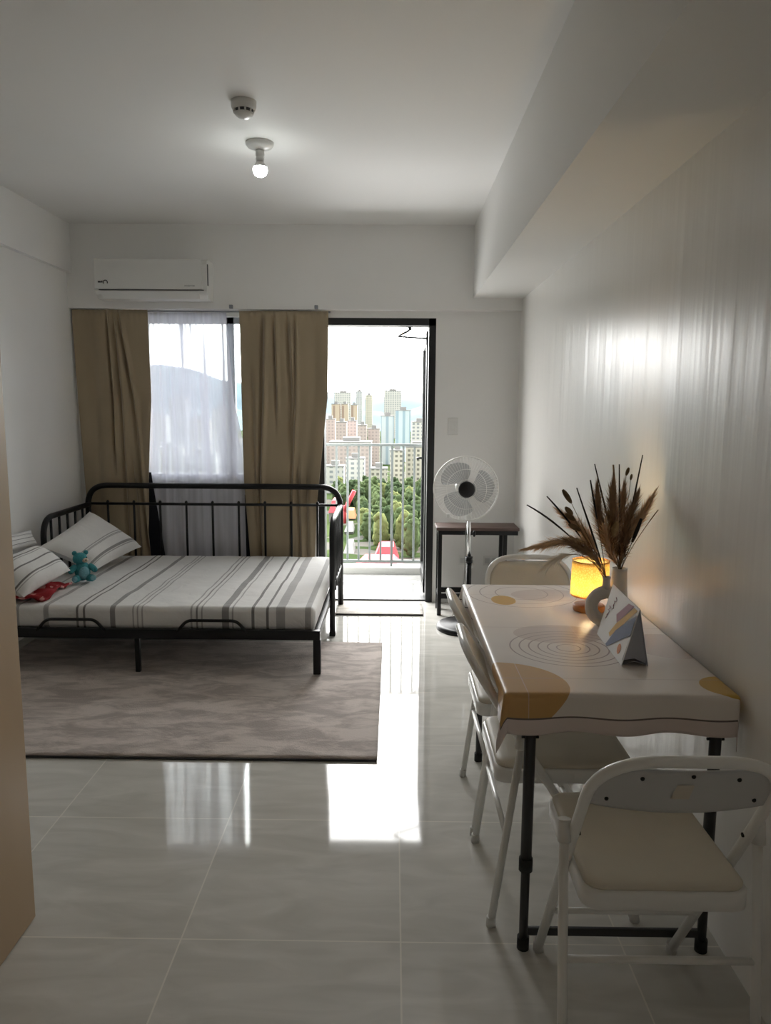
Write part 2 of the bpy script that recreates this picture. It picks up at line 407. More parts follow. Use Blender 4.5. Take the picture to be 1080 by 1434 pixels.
def tag(o, label, cat, group=None, kind=None):
    o['label'] = label; o['category'] = cat
    if group: o['group'] = group
    if kind: o['kind'] = kind
    return o
def thing(name, label, cat, loc=(0, 0, 0), rz=0., group=None):
    o = bpy.data.objects.new(name, None); COL.objects.link(o); o.location = loc; o.rotation_euler = (0, 0, rz); o.empty_display_size = .1
    return tag(o, label, cat, group)
def struct(o): o['kind'] = 'structure'; return o
def copy_tree(o, parent=None):
    c = o.copy(); COL.objects.link(c)
    if parent: c.parent = parent
    for ch in [k for k in ALLCH(o)]: copy_tree(ch, c)
    return c
def ALLCH(o): return [k for k in bpy.data.objects if k.parent == o]
def text_mesh(body, size, mat, name, parent, loc, rot, ext=.0005):
    cu = bpy.data.curves.new(name, 'FONT'); cu.body = body; cu.size = size; cu.extrude = ext; cu.align_x = 'CENTER'; cu.align_y = 'CENTER'
    tmp = bpy.data.objects.new('tmp', cu); COL.objects.link(tmp)
    me = bpy.data.meshes.new_from_object(tmp.evaluated_get(bpy.context.evaluated_depsgraph_get()))
    bpy.data.objects.remove(tmp); me.materials.clear(); me.materials.append(M[mat])
    o = bpy.data.objects.new(name, me); COL.objects.link(o); o.parent = parent; o.location = loc; o.rotation_euler = rot
    return o

# ------------------------------------------------------------------ room shell
XL, XR, YB, YR, ZC = -2.30, .895, 5.50, -.60, 2.69
struct(MB().box((XL - .15, YR - .1, -.12), (XR + .1, YB + .14, 0)).build('floor', 'floor'))
struct(MB().box((XL - .15, YR - .1, ZC), (XR + .1, YB + .2, ZC + .12)).build('ceiling', 'ceiling'))
struct(MB().box((XL - .15, YR, 0), (XL, YB + .2, ZC)).build('wall_left', 'wall'))
struct(MB().box((XR, YR, 0), (XR + .15, YB + .2, ZC)).build('wall_right', 'wall_glossy'))
struct(MB().box((XL - .15, YR - .15, 0), (XR + .15, YR, ZC)).build('wall_rear', 'wall'))
WX0, WX1, WZ0, WZ1 = -1.98, -1.02, .90, 2.075     # window opening
DX0, DX1, DZ = -.56, .295, 2.07                   # door opening
wb = MB()
for a, b in (((XL - .15, YB, 0), (WX0, YB + .16, ZC)), ((WX0, YB, 0), (WX1, YB + .16, WZ0)), ((WX0, YB, WZ1), (WX1, YB + .16, ZC)), ((WX1, YB, 0), (DX0, YB + .16, ZC)),
             ((DX0, YB, DZ), (DX1, YB + .16, ZC)), ((DX1, YB, 0), (XR + .15, YB + .16, ZC))):
    wb.box(a, b)
struct(wb.build('wall_back', 'wall'))
# dropped beams: the deep one along the right wall, a lintel along the back wall, a shallow one along the left wall
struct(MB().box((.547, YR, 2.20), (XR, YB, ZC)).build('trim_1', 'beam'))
struct(MB().box((XL, YB - .075, 2.118), (XR, YB, ZC)).build('trim_2', 'wall'))
struct(MB().box((XL, YR, 2.36), (XL + .035, YB, ZC)).build('trim_3', 'wall'))

# window
w = MB(); t = .045
for a, b in (((WX0, 0, WZ0), (WX0 + t, 0, WZ1)), ((WX1 - t, 0, WZ0), (WX1, 0, WZ1)), ((WX0, 0, WZ0), (WX1, 0, WZ0 + t)), ((WX0, 0, WZ1 - t), (WX1, 0, WZ1)), ((-1.215, 0, WZ0), (-1.16, 0, WZ1))):
    w.box((a[0], YB + .05, a[2]), (b[0], YB + .10, b[2]))
win = struct(w.build('window_1', 'grey_frame'))
struct(MB().box((WX0 + t, YB + .073, WZ0 + t), (WX1 - t, YB + .077, WZ1 - t)).build('window_pane', 'glass', win))
struct(MB().box((WX0, YB + .001, WZ0 - .02), (WX1, YB + .05, WZ0 + .002)).build('window_sill', 'wall', win))

# balcony door: frame, open leaf, threshold
d = MB()
d.box((DX0, YB - .004, 0), (DX0 + .055, YB + .15, DZ)); d.box((DX1 - .05, YB - .004, 0), (DX1, YB + .15, DZ)); d.box((DX0, YB - .004, DZ - .05), (DX1, YB + .15, DZ))
door = struct(d.build('door_1', 'black_frame'))
struct(MB().box((DX0, YB + .02, 0), (DX1, YB + .15, .012)).build('door_threshold', 'black_frame', door))
lf = MB(); lx0, lx1, ly0, ly1 = .236, .276, YB + .16, YB + .90
lf.box((lx0, ly0, .03), (lx1, ly0 + .09, 2.0)); lf.box((lx0, ly1 - .09, .03), (lx1, ly1, 2.0)); lf.box((lx0, ly0, .03), (lx1, ly1, .14)); lf.box((lx0, ly0, 1.90), (lx1, ly1, 2.0))
leaf = struct(lf.build('door_leaf', 'black_frame', door))
struct(MB().box((.254, ly0 + .09, .14), (.258, ly1 - .09, 1.9)).build('door_pane', 'glass', door))
struct(MB().tube(fillet([(.236, ly1 - .05, 1.02), (.20, ly1 - .05, 1.02), (.20, ly1 - .16, 1.02)], .01), .009).build('door_handle', 'black_frame', door))

cl = thing('door_closer', 'black door closer with a bent arm at the top of the balcony door frame', 'door closer', (.11, YB + .10, 2.02))
MB().box((-.085, -.028, -.002), (.085, .028, .040), .006).build('closer_body', 'black_frame', cl)
MB().tube([(0, 0, 0), (0, 0, -.022)], .012).build('spindle', 'black_frame', cl)
MB().tube([(0, 0, -.022), (-.082, .03, -.062)], .008).build('arm', 'black_frame', cl)
MB().tube([(-.082, .03, -.066), (.126, .16, -.066)], .007).build('forearm', 'black_frame', cl)

# wall plates
def plate(label, cat, name, x, z, w, h, mat='white_plastic'):
    t = thing(name, label, cat, (x, YB, z))
    MB().box((-w / 2, -.008, -h / 2), (w / 2, 0, h / 2), .003).build('plate', mat, t); return t
s = plate('white light switch plate on the back wall above the standing fan', 'light switch', 'light_switch', .428, 1.308, .075, .12)
MB().box((-.016, -.012, -.03), (.016, -.008, .03), .002).build('rocker', 'white_plastic', s)
for x, lab in ((.546, 'wall socket plate behind the small table, the one nearer the balcony door'), (.728, 'wall socket plate behind the small table, the one nearer the right wall')):
    s = plate(lab, 'socket', 'wall_socket', x, .32, .115, .07)
    for dx in (-.028, .028): MB().box((dx - .018, -.010, -.02), (dx + .018, -.008, .02), .001).build('socket_face', 'steel_back', s)

# ------------------------------------------------------------------ tan panel at the left
p = thing('partition_panel', 'tall tan wood panel standing edge on at the left of the photo, in front of the bed', 'panel', (-1.006, 1.95, 0))
MB().box((-.045, -2.5, .004), (0, 0, 2.25), .002).build('board', 'panel', p)

# ------------------------------------------------------------------ ceiling things
c = thing('ceiling_lamp', 'lit bare bulb in a round white holder on the ceiling', 'ceiling lamp', (-.652, 3.80, ZC))
MB().lathe([(.0, 0), (.066, 0), (.066, -.010), (.058, -.022), (.036, -.030), (.022, -.036), (0, -.036)]).build('base_plate', 'white_plastic', c)
MB().lathe([(.020, -.036), (.022, -.060), (.0185, -.063), (.0185, -.068), (.021, -.072), (.019, -.088), (0, -.088)]).build('lamp_holder', 'white_plastic', c)
MB().lathe([(.013, -.086), (.019, -.090), (.029, -.104), (.0325, -.112)]).build('bulb_housing', 'white_plastic', c)
MB().lathe([(.0325, -.112), (.0345, -.122), (.033, -.134), (.026, -.147), (.014, -.154), (.0, -.156)]).build('bulb_globe', 'bulb', c)
c = thing('smoke_detector', 'round white smoke detector with dark slots on the ceiling, nearer than the bulb', 'smoke detector', (-.632, 3.31, ZC))
MB().lathe([(0, 0), (.052, 0), (.052, -.022), (.047, -.034), (0, -.034)]).build('detector_base', 'white_plastic', c)
MB().lathe([(.040, -.034), (.038, -.046), (0, -.046)]).build('sensor_slot', 'vent_dark', c)
for k in range(10):
    a = 2 * PI * k / 10
    MB().tube([(.042 * math.cos(a), .042 * math.sin(a), -.033), (.038 * math.cos(a), .038 * math.sin(a), -.048)], .004, 6).build('slot_rib', 'white_plastic', c)
MB().lathe([(.041, -.046), (.036, -.054), (.022, -.064), (0, -.067)]).build('detector_cap', 'white_plastic', c)

# ------------------------------------------------------------------ air conditioner
AX0, AX1 = -2.035, -1.272
a = thing('air_conditioner', 'white split air conditioner mounted high on the back wall above the left curtain', 'air conditioner', (0, YB - .075, 0))
pr = [(0, 2.425), (-.14, 2.425), (-.175, 2.41), (-.19, 2.385), (-.19, 2.215), (-.165, 2.19), (-.13, 2.165), (0, 2.165)]
MB().prism([(AX0, y, z) for y, z in pr], (AX1 - AX0, 0, 0)).build('housing', 'white_plastic', a)
MB().box((AX0 + .004, -.200, 2.222), (AX1 - .03, -.188, 2.418), .006).build('front_panel', 'white_plastic', a)
MB().box((AX0 + .03, -.193, 2.214), (AX1 - .02, -.187, 2.220)).build('air_slot', 'vent_dark', a)
MB().prism([(AX0 + .04, y, z) for y, z in ((-.192, 2.210), (-.188, 2.214), (-.14, 2.170), (-.150, 2.164))], (AX1 - AX0 - .10, 0, 0)).build('louver', 'white_plastic', a)
MB().box((AX1 - .002, -.172, 2.25), (AX1 + .003, -.150, 2.39)).build('side_vent', 'vent_dark', a)
lg = MB()
lg.box((-2.005, -.2025, 2.262), (-1.985, -.2, 2.272)); lg.box((-1.982, -.2025, 2.262), (-1.974, -.2, 2.274))
arc = [(-1.955 + .014 * math.cos(t), -.201, 2.264 + .014 * math.sin(t)) for t in [R(x) for x in range(-30, 220, 20)]]
lg.tube(arc, .0032, 6); lg.tube([(-1.969, -.201, 2.255), (-1.969, -.201, 2.272)], .003, 6)
lg.build('brand_mark', 'mark_dark', a)
text_mesh('INVERTER', .016, 'mark_grey', 'inverter_print', a, (-1.385, -.2012, 2.243), (PI / 2, 0, 0))

# ------------------------------------------------------------------ curtains
YC = YB - .046
def curtain_fn(xl, xr, z0, z1, npl, amp, ph, wob=.006, y=YC, seed=0, gather=0.):
    def fn(u, v):
        z = z1 + (z0 - z1) * v
        a, b = xl(z), xr(z)
        uu = u + .035 * math.sin(2 * PI * (1.4 * v + seed)) * math.sin(PI * u) * v
        x = a + (b - a) * uu
        k = .45 + .55 * min(1, v * 3)
        yy = y + k * amp * math.sin(2 * PI * npl * u + ph + .9 * v * math.sin(3 * u + seed)) * (.65 + .35 * math.sin(5.3 * u + seed)) + wob * math.sin(11 * u + 4 * v + seed) + .4 * amp * math.sin(2 * PI * npl * 2.3 * u + seed * 3) * (1 - v) * .5
        return (x, yy, z)
    return fn
def folded_fn(xl, xr, z0, z1, folds, y=YC, seed=0, big=.010):
    """Few irregular folds: (u at top, u at bottom, v start, v end, half width, depth)."""
    def fn(u, v):
        z = z1 + (z0 - z1) * v; a, b = xl(z), xr(z); x = a + (b - a) * u
        yy = y - .018 + big * math.sin(2 * PI * 1.3 * u + 2 * v + seed) + .004 * math.sin(7 * u - 5 * v + seed) + .0025 * noise.noise(Vector((u * 9, v * 5, seed)))
        for ut, ub, va, vb, w, d in folds:
            uc = ut + (ub - ut) * v; k = max(0., min(1., (v - va) / .08 + .15)) * max(0., min(1., (vb - v) / .12))
            t = (u - uc) / w
            yy += d * k * (math.exp(-t * t * 4) - .55 * math.exp(-(t - 1.1) ** 2 * 2.2))
        hem = max(0, 1 - v * 22)                        # gathered header on the rod
        yy = yy * (1 - .6 * hem) + (y - .006 + .004 * math.sin(2 * PI * 14 * u)) * .6 * hem
        yy = min(yy, YC + .010)
        return (x, yy if yy < YC - .030 else yy, z)
    return fn
def lerpz(tab):
    def f(z):
        for (z0, x0), (z1, x1) in zip(tab, tab[1:]):
            if z <= z0 and z >= z1: return x0 + (x1 - x0) * (z0 - z) / (z0 - z1)
        return tab[0][1] if z > tab[0][0] else tab[-1][1]
    return f
cu = thing('curtain', 'khaki curtain hanging to the left of the window beside the left wall', 'curtain', (0, 0, 0))
MB().grid(folded_fn(lerpz([(2.11, -2.285), (1.5, -2.268), (.8, -2.245), (.2, -2.23)]), lerpz([(2.11, -1.748), (1.48, -1.739), (.92, -1.775), (.2, -1.795)]), .22, 2.112, [(.46, .50, .0, .62, .030, .030), (.54, .66, .0, 1.2, .050, .026), (.60, 1.02, .0, 1.2, .040, .036), (.88, .80, .3, .8, .10, .012), (.56, .86, .55, 1.2, .05, .022), (.25, .22, .0, 1.2, .12, .008)], seed=.3), 150, 50).build('curtain_panel', 'curtain', cu, solid=.003)
MB().grid(curtain_fn(lerpz([(1.0, -1.95), (.2, -1.95)]), lerpz([(.95, -1.77), (.36, -1.69), (.2, -1.67)]), .22, .96, 2, .0015, .4, .001, YC + .0165, .3), 24, 12).build('lining', 'lining', cu, solid=.002)['label'] = 'black lining showing beside the curtain edge'
cu = thing('curtain', 'khaki curtain hanging between the window and the balcony door', 'curtain', (0, 0, 0))
MB().grid(folded_fn(lerpz([(2.11, -1.099), (.92, -1.086), (.36, -1.05), (.2, -1.04)]), lerpz([(2.11, -.468), (1.5, -.475), (.77, -.552), (.2, -.58)]), .22, 2.108, [(.26, .17, .0, 1.2, .040, .034), (.38, .44, .0, .45, .030, .026), (.53, .66, .0, .55, .045, .034), (.62, .62, .0, 1.2, .028, .026), (.60, .78, .55, 1.2, .035, .026), (.10, .16, .2, 1.2, .05, .016), (.70, .90, .6, 1.2, .05, .020), (.85, .80, .0, .8, .10, .008)], seed=1.1), 160, 50).build('curtain_panel', 'curtain', cu, solid=.003)
MB().grid(curtain_fn(lerpz([(1.0, -1.09), (.36, -1.085), (.2, -1.085)]), lerpz([(.95, -.95), (.2, -.95)]), .22, .80, 2, .0015, .4, .001, YC + .0165, .3), 24, 12).build('lining', 'lining', cu, solid=.002)['label'] = 'black lining showing beside the curtain edge'
sh = thing('sheer_curtain', 'white see through curtain hanging in front of the window', 'sheer curtain', (0, 0, 0))
MB().grid(curtain_fn(lerpz([(2.11, -1.80), (.2, -1.85)]), lerpz([(2.11, -1.20), (1.5, -1.16), (.92, -1.04), (.2, -1.0)]), .24, 2.10, 7, .0075, .2, .002, YC + .033, .7), 160, 30).build('voile', 'sheer', sh)
rd = thing('curtain_rod', 'thin grey curtain rod across the window under the lintel', 'curtain rod', (0, 0, 0))
MB().tube([(-2.29, YC + .002, 2.104), (-.455, YC + .002, 2.104)], .006).build('rod', 'grey_frame', rd)
for x in (-1.148, -.55):
    MB().box((x - .012, YB - .10, 2.118), (x + .012, YB - .076, 2.145), .003).build('bracket', 'grey_frame', rd)

# ------------------------------------------------------------------ rugs
rg = thing('area_rug', 'large mottled beige rug on the floor under and in front of the bed', 'rug', (0, 0, 0))
def rugfn(x0, x1, y0, y1, h):
    def fn(u, v):
        x, y = x0 + (x1 - x0) * u, y0 + (y1 - y0) * v
        return (x, y, h + .0025 * noise.noise(Vector((x * 3, y * 3, 0))))
    return fn
MB().grid(rugfn(-2.2, -.058, 2.925, 4.47, .011), 60, 50).build('pile', 'rug', rg, solid=.005)
e = MB(); e.tube([(-.06, 2.921, .0055), (-1.0, 2.921, .0055), (-2.2, 2.921, .0055)], .0045, 8)
e.build('binding', 'rug_edge', rg)
mt = thing('door_mat', 'small pale beige mat on the floor at the balcony door', 'mat', (0, 0, 0))
MB().grid(rugfn(-.40, .215, 5.115, 5.47, .008), 30, 20).build('pile', 'mat', mt, solid=.004)
MB().tube([(-.40, 5.113, .0065), (.215, 5.113, .0065)], .006, 8).build('binding', 'rug_edge', mt)

# ------------------------------------------------------------------ daybed
BX0, BX1, BY0, BY1 = -2.205, -.380, 3.90, 5.375
MZ = .245
bed = thing('daybed', 'black metal pull out daybed with a barred back rail under the window', 'bed', (0, 0, 0))
MB().tube(fillet([(BX0, BY1, .004), (BX0, BY1, .872), (BX1, BY1, .872), (BX1, BY1, .004)], .15, 12), .0205, 14).build('back_rail', 'black', bed)
MB().tube([(BX0 + .01, BY1, .740), (BX1 - .01, BY1, .740)], .010).build('lower_rail', 'black', bed)
for k in range(9):
    x = -2.062 + .1895 * k
    MB().tube([(x, BY1, .245), (x, BY1, .745)], .0085, 10).build('spindle', 'black', bed)
    MB().ball((x, BY1, .752), (.011, .011, .014), n=10, m=6).build('spindle_knob', 'black', bed)
AY = 4.64
for X in (BX0 + .01, BX1):
    arm = MB().tube(fillet([(X, AY, .004), (X, AY, .735), (X, BY1 - .01, .735)], .13, 10), .0185, 12).build('side_arm', 'black', bed)
    MB().tube([(X, AY, .30), (X, BY1, .30)], .012, 10).build('arm_rail', 'black', arm)
    for k in range(5):
        y = AY + .11 + .124 * k
        MB().tube([(X, y, .24), (X, y, .735)], .0085, 10).build('arm_spindle', 'black', arm)
    MB().box((X - .019, AY - .019, .0), (X + .019, AY + .019, .03), .004).build('foot_cap', 'rubber', arm)
fr = MB()
fr.box((BX0, BY0 - .018, .207), (BX1 - .005, BY0 + .018, .258), .004); fr.box((BX1 - .042, BY0, .207), (BX1 - .01, BY1, .25), .004); fr.box((BX0, BY0, .207), (BX0 + .032, BY1, .25), .004); fr.box((BX0, BY1 - .035, .207), (BX1, BY1 - .005, .25), .004)
fr.box((BX0 + .02, AY - .02, .20), (BX1 - .02, AY + .01, .245), .003)
fr.build('base_frame', 'black', bed)
for k in range(11):
    x = BX0 + .12 + k * .158
    MB().box((x - .03, BY0 + .02, .232), (x + .03, BY1 - .04, .244), .002).build('slat', 'black', bed)
for x, y, r in ((BX1 - .022, BY0, .020), (-1.37, BY0 + .004, .013), (-1.37, AY, .013), (BX0 + .02, BY0, .020)):
    MB().box((x - r, y - r, .018), (x + r, y + r, .21), .003).build('leg', 'black', bed)
for x0, x1 in ((-1.905, -1.535), (-1.152, -.775)):
    MB().tube(fillet([(x0, BY0 - .012, .245), (x0 + .055, BY0 - .012, .309), (x1 - .055, BY0 - .012, .309), (x1, BY0 - .012, .245)], .03, 6), .0085, 10).build('mattress_guard', 'black', bed)

# mattress with fitted sheet
mx0, mx1, my0, my1, mz0, mz1 = BX0 + .03, BX1 - .035, BY0 + .022, BY1 - .035, .2455, .372
mt_ = thing('mattress', 'mattress in a grey striped white sheet lying on the black daybed', 'mattress', (0, 0, 0))
bm = bmesh.new(); bmesh.ops.create_cube(bm, size=1)
for v in bm.verts: v.co = Vector(((mx0 + mx1) / 2 + v.co.x * (mx1 - mx0), (my0 + my1) / 2 + v.co.y * (my1 - my0), (mz0 + mz1) / 2 + v.co.z * (mz1 - mz0)))
bmesh.ops.subdivide_edges(bm, edges=[e for e in bm.edges if abs((e.verts[0].co - e.verts[1].co).z) < .01], cuts=40, use_grid_fill=True)
bmesh.ops.bevel(bm, geom=[e for e in bm.edges if e.is_manifold and e.calc_face_angle(0) > 1.], offset=.028, segments=4, profile=.5, affect='EDGES')
for v in bm.verts:
    if v.co.z > .33:
        q = Vector((v.co.x * 2.2, v.co.y * 2.2, 0))
        edge = min(1, min(v.co.x - mx0, mx1 - v.co.x, v.co.y - my0, my1 - v.co.y) / .2)
        v.co.z += .012 * noise.noise(q) * edge + .006 * noise.noise(q * 3.1 + Vector((3, 1, 0)))
me = bpy.data.meshes.new('fitted_sheet'); bm.to_mesh(me); bm.free(); me.materials.append(M['sheet'])
for p_ in me.polygons: p_.use_smooth = True
o = bpy.data.objects.new('fitted_sheet', me); COL.objects.link(o); o.parent = mt_

# pillows: four corner points + thickness
def pillow(name, label, c, T, mat, n=26, group=None, seed=0, flange=0.):
    c = [Vector(p) for p in c]      # order: uv (0,0) (1,0) (1,1) (0,1)
    nrm = (c[1] - c[0]).cross(c[3] - c[0]).normalized()
    t = thing(name, label, 'pillow', tuple((c[0] + c[1]) / 2), group=group); off = Vector(t.location)
    m = MB()
    def side(sg):
        def fn(u, v):
            # pull the edges in between the corners
            a, b = 2 * u - 1, 2 * v - 1
            uu = .5 + .5 * a * (1 - .07 * (1 - b * b)); vv = .5 + .5 * b * (1 - .07 * (1 - a * a))
            p = (c[0] * (1 - uu) + c[1] * uu) * (1 - vv) + (c[3] * (1 - uu) + c[2] * uu) * vv
            h = T * (max(0, (1 - a ** 4) * (1 - b ** 4))) ** .62
            h *= 1 + .16 * noise.noise(Vector((3 * u + seed, 3 * v, seed)))
            return p + nrm * h * sg * .5 - off
        return fn
    m.grid(side(1), n, n, uvfn=lambda u, v: (u, v)); m.grid(lambda u, v: side(-1)(1 - u, v), n, n, uvfn=lambda u, v: (1 - u, v))
    m.build('pillowcase', mat, t)
    return t
pillow('pillow', 'grey striped pillow leaning in the back left corner of the daybed, behind the teddy bear', [(-2.155, 4.50, .585), (-1.875, 4.62, .41), (-1.755, 5.16, .465), (-2.125, 5.20, .705)], .16, 'pillow_a', seed=1)
pillow('pillow', 'dark striped pillow propped against the left wall, in front of the teddy bear', [(-2.20, 3.93, .575), (-1.985, 3.93, .415), (-1.93, 4.40, .462), (-2.15, 4.43, .60)], .17, 'pillow_b', seed=2)
pillow('pillow', 'pillow whose tip shows above the front pillow at the left wall', [(-2.275, 4.20, .70), (-2.235, 4.18, .60), (-2.215, 4.60, .585), (-2.262, 4.62, .665)], .045, 'pillow_b', seed=3)

# red cloth under the front pillow
rc = tag(MB().grid(lambda u, v: (-2.16 + .235 * u + .02 * math.sin(6 * v) + .025 * v * u, 3.96 + .40 * v, .400 + .010 * math.sin(9 * v + 3 * u) * u + .022 * noise.noise(Vector((u * 4, v * 8, 2))) * (.3 + u)), 14, 24).build('folded_cloth', 'red_cloth', solid=.012), 'red cloth with pale spots sticking out under the front pillow', 'cloth')

# teddy bear
tb = thing('teddy_bear', 'small teal teddy bear sitting on the bed between the pillows', 'soft toy', (-1.890, 4.475, .383), R(28)); tb.scale = (.92, .92, .92)
MB().ball((0, 0, .066), (.050, .045, .066), noise_amp=.05, seed=1).build('body', 'teal', tb)
MB().ball((.006, -.030, .058), (.034, .026, .044)).build('belly_patch', 'teal_light', tb)
MB().ball((-.012, -.004, .150), (.046, .042, .040), noise_amp=.05, seed=2).build('head', 'teal', tb)
mz_ = MB().ball((.016, -.036, .142), (.020, .017, .015)).build('muzzle', 'cream_plush', tb)
MB().ball((.020, -.052, .146), (.006, .004, .004), n=10, m=6).build('nose', 'mark_dark', mz_)
for dx in (-.044, .026): MB().ball((dx, .004, .186), (.016, .009, .016), n=14, m=8).build('ear', 'teal', tb)
for dx in (-.008, .026): MB().ball((dx, -.041, .160), .0045, n=10, m=6).build('eye', 'mark_dark', tb)
for sx in (-1, 1): MB().tube(bez([(sx * .040, -.006, .098), (sx * .072, -.022, .085), (sx * .078, -.040, .060)], 8), [.017, .020, .020, .020, .019, .019, .018, .016, .008], 12).build('arm', 'teal', tb)
for sx in (-1, 1):
    lg = MB().tube(bez([(sx * .028, -.010, .022), (sx * .045, -.050, .022), (sx * .055, -.078, .028)], 8), [.020, .024, .024, .024, .024, .024, .024, .022, .010], 12).build('leg', 'teal', tb)
    MB().ball((sx * .057, -.084, .030), (.018, .006, .019), n=12, m=8).build('foot_pad', 'teal_light', lg)

# ------------------------------------------------------------------ folding table
TX0, TX1, TY0, TY1, TZ = .292, .870, 1.825, 3.0, .728
tbl = thing('folding_table', 'long folding table with dark grey legs under the printed cloth against the right wall', 'table', (0, 0, 0))
MB().box((TX0, TY0, TZ - .035), (TX1, TY1, TZ), .006).build('tabletop', 'white_plastic', tbl)
for y in (1.845 + .012, 2.945):
    for x in (.360, .838):
        lg = MB().tube([(x, y, TZ - .034), (x, y, .245)], .0150, 14).build('leg', 'leg_grey', tbl)
        MB().tube([(x, y, .262), (x, y, .228)], .0185, 14).build('collar', 'rubber', lg)
        MB().tube([(x, y, .245), (x, y, .012)], .0120, 14).build('leg_extension', 'leg_grey', lg)
        MB().tube([(x, y, .034), (x, y, .0)], .0165, 14).build('foot_cap', 'rubber', lg)
        MB().tube([(x - .022, y, .60), (x + .022, y, .60)], .004, 8).build('bolt', 'rubber', lg)
    MB().box((.360, y - .006, .040), (.838, y + .006, .062), .002).build('crossbar', 'leg_grey', tbl)

OV = .108
X0C, X1C, Y0C, Y1C = TX0 - OV, TX1 + OV, TY0 - OV, TY1 + OV
M['tablecloth'] = cloth_mat()
def cloth_pos(x, y):
    cx, cy = min(max(x, TX0), TX1), min(max(y, TY0), TY1)
    dx, dy = x - cx, y - cy; d_ = math.hypot(dx, dy); z = TZ + .003
    if d_ < 1e-6:
        return Vector((x, y, z + .0006 * noise.noise(Vector((x * 7, y * 7, 0)))))
    ux, uy = dx / d_, dy / d_
    r = .008                                           # bend over the table's edge
    out = r * math.sin(min(d_ / r, PI / 2)); drop = r * (1 - math.cos(min(d_ / r, PI / 2))) + max(0, d_ - r * PI / 2)
    corner = abs(ux * uy) * 2
    fl = .25 * corner * d_ + (.014 * d_ / OV * math.sin(x * 26 + y * 3) * abs(uy) if abs(uy) > .3 else 0)
    if ux > .1: fl = 0; out = min(out, .008)
    if ux < -.5 and 1.93 < y < 2.87:                   # the chairs press this side in under the edge
        return Vector((cx - out + max(0, drop - .030) * .75, cy + uy * out, z - drop))
    return Vector((cx + ux * (out + fl), cy + uy * (out + fl), z - drop))
nu, nv = 110, 150
cm = MB(); cm.grid(lambda u, v: cloth_pos(X0C + (X1C - X0C) * u, Y0C + (Y1C - Y0C) * v), nu, nv, uvfn=lambda u, v: (X0C + (X1C - X0C) * u, Y0C + (Y1C - Y0C) * v))
tag(cm.build('tablecloth', 'tablecloth', solid=.0012), 'pinkish cloth printed with ochre circles and thin arcs, spread over the table', 'tablecloth')

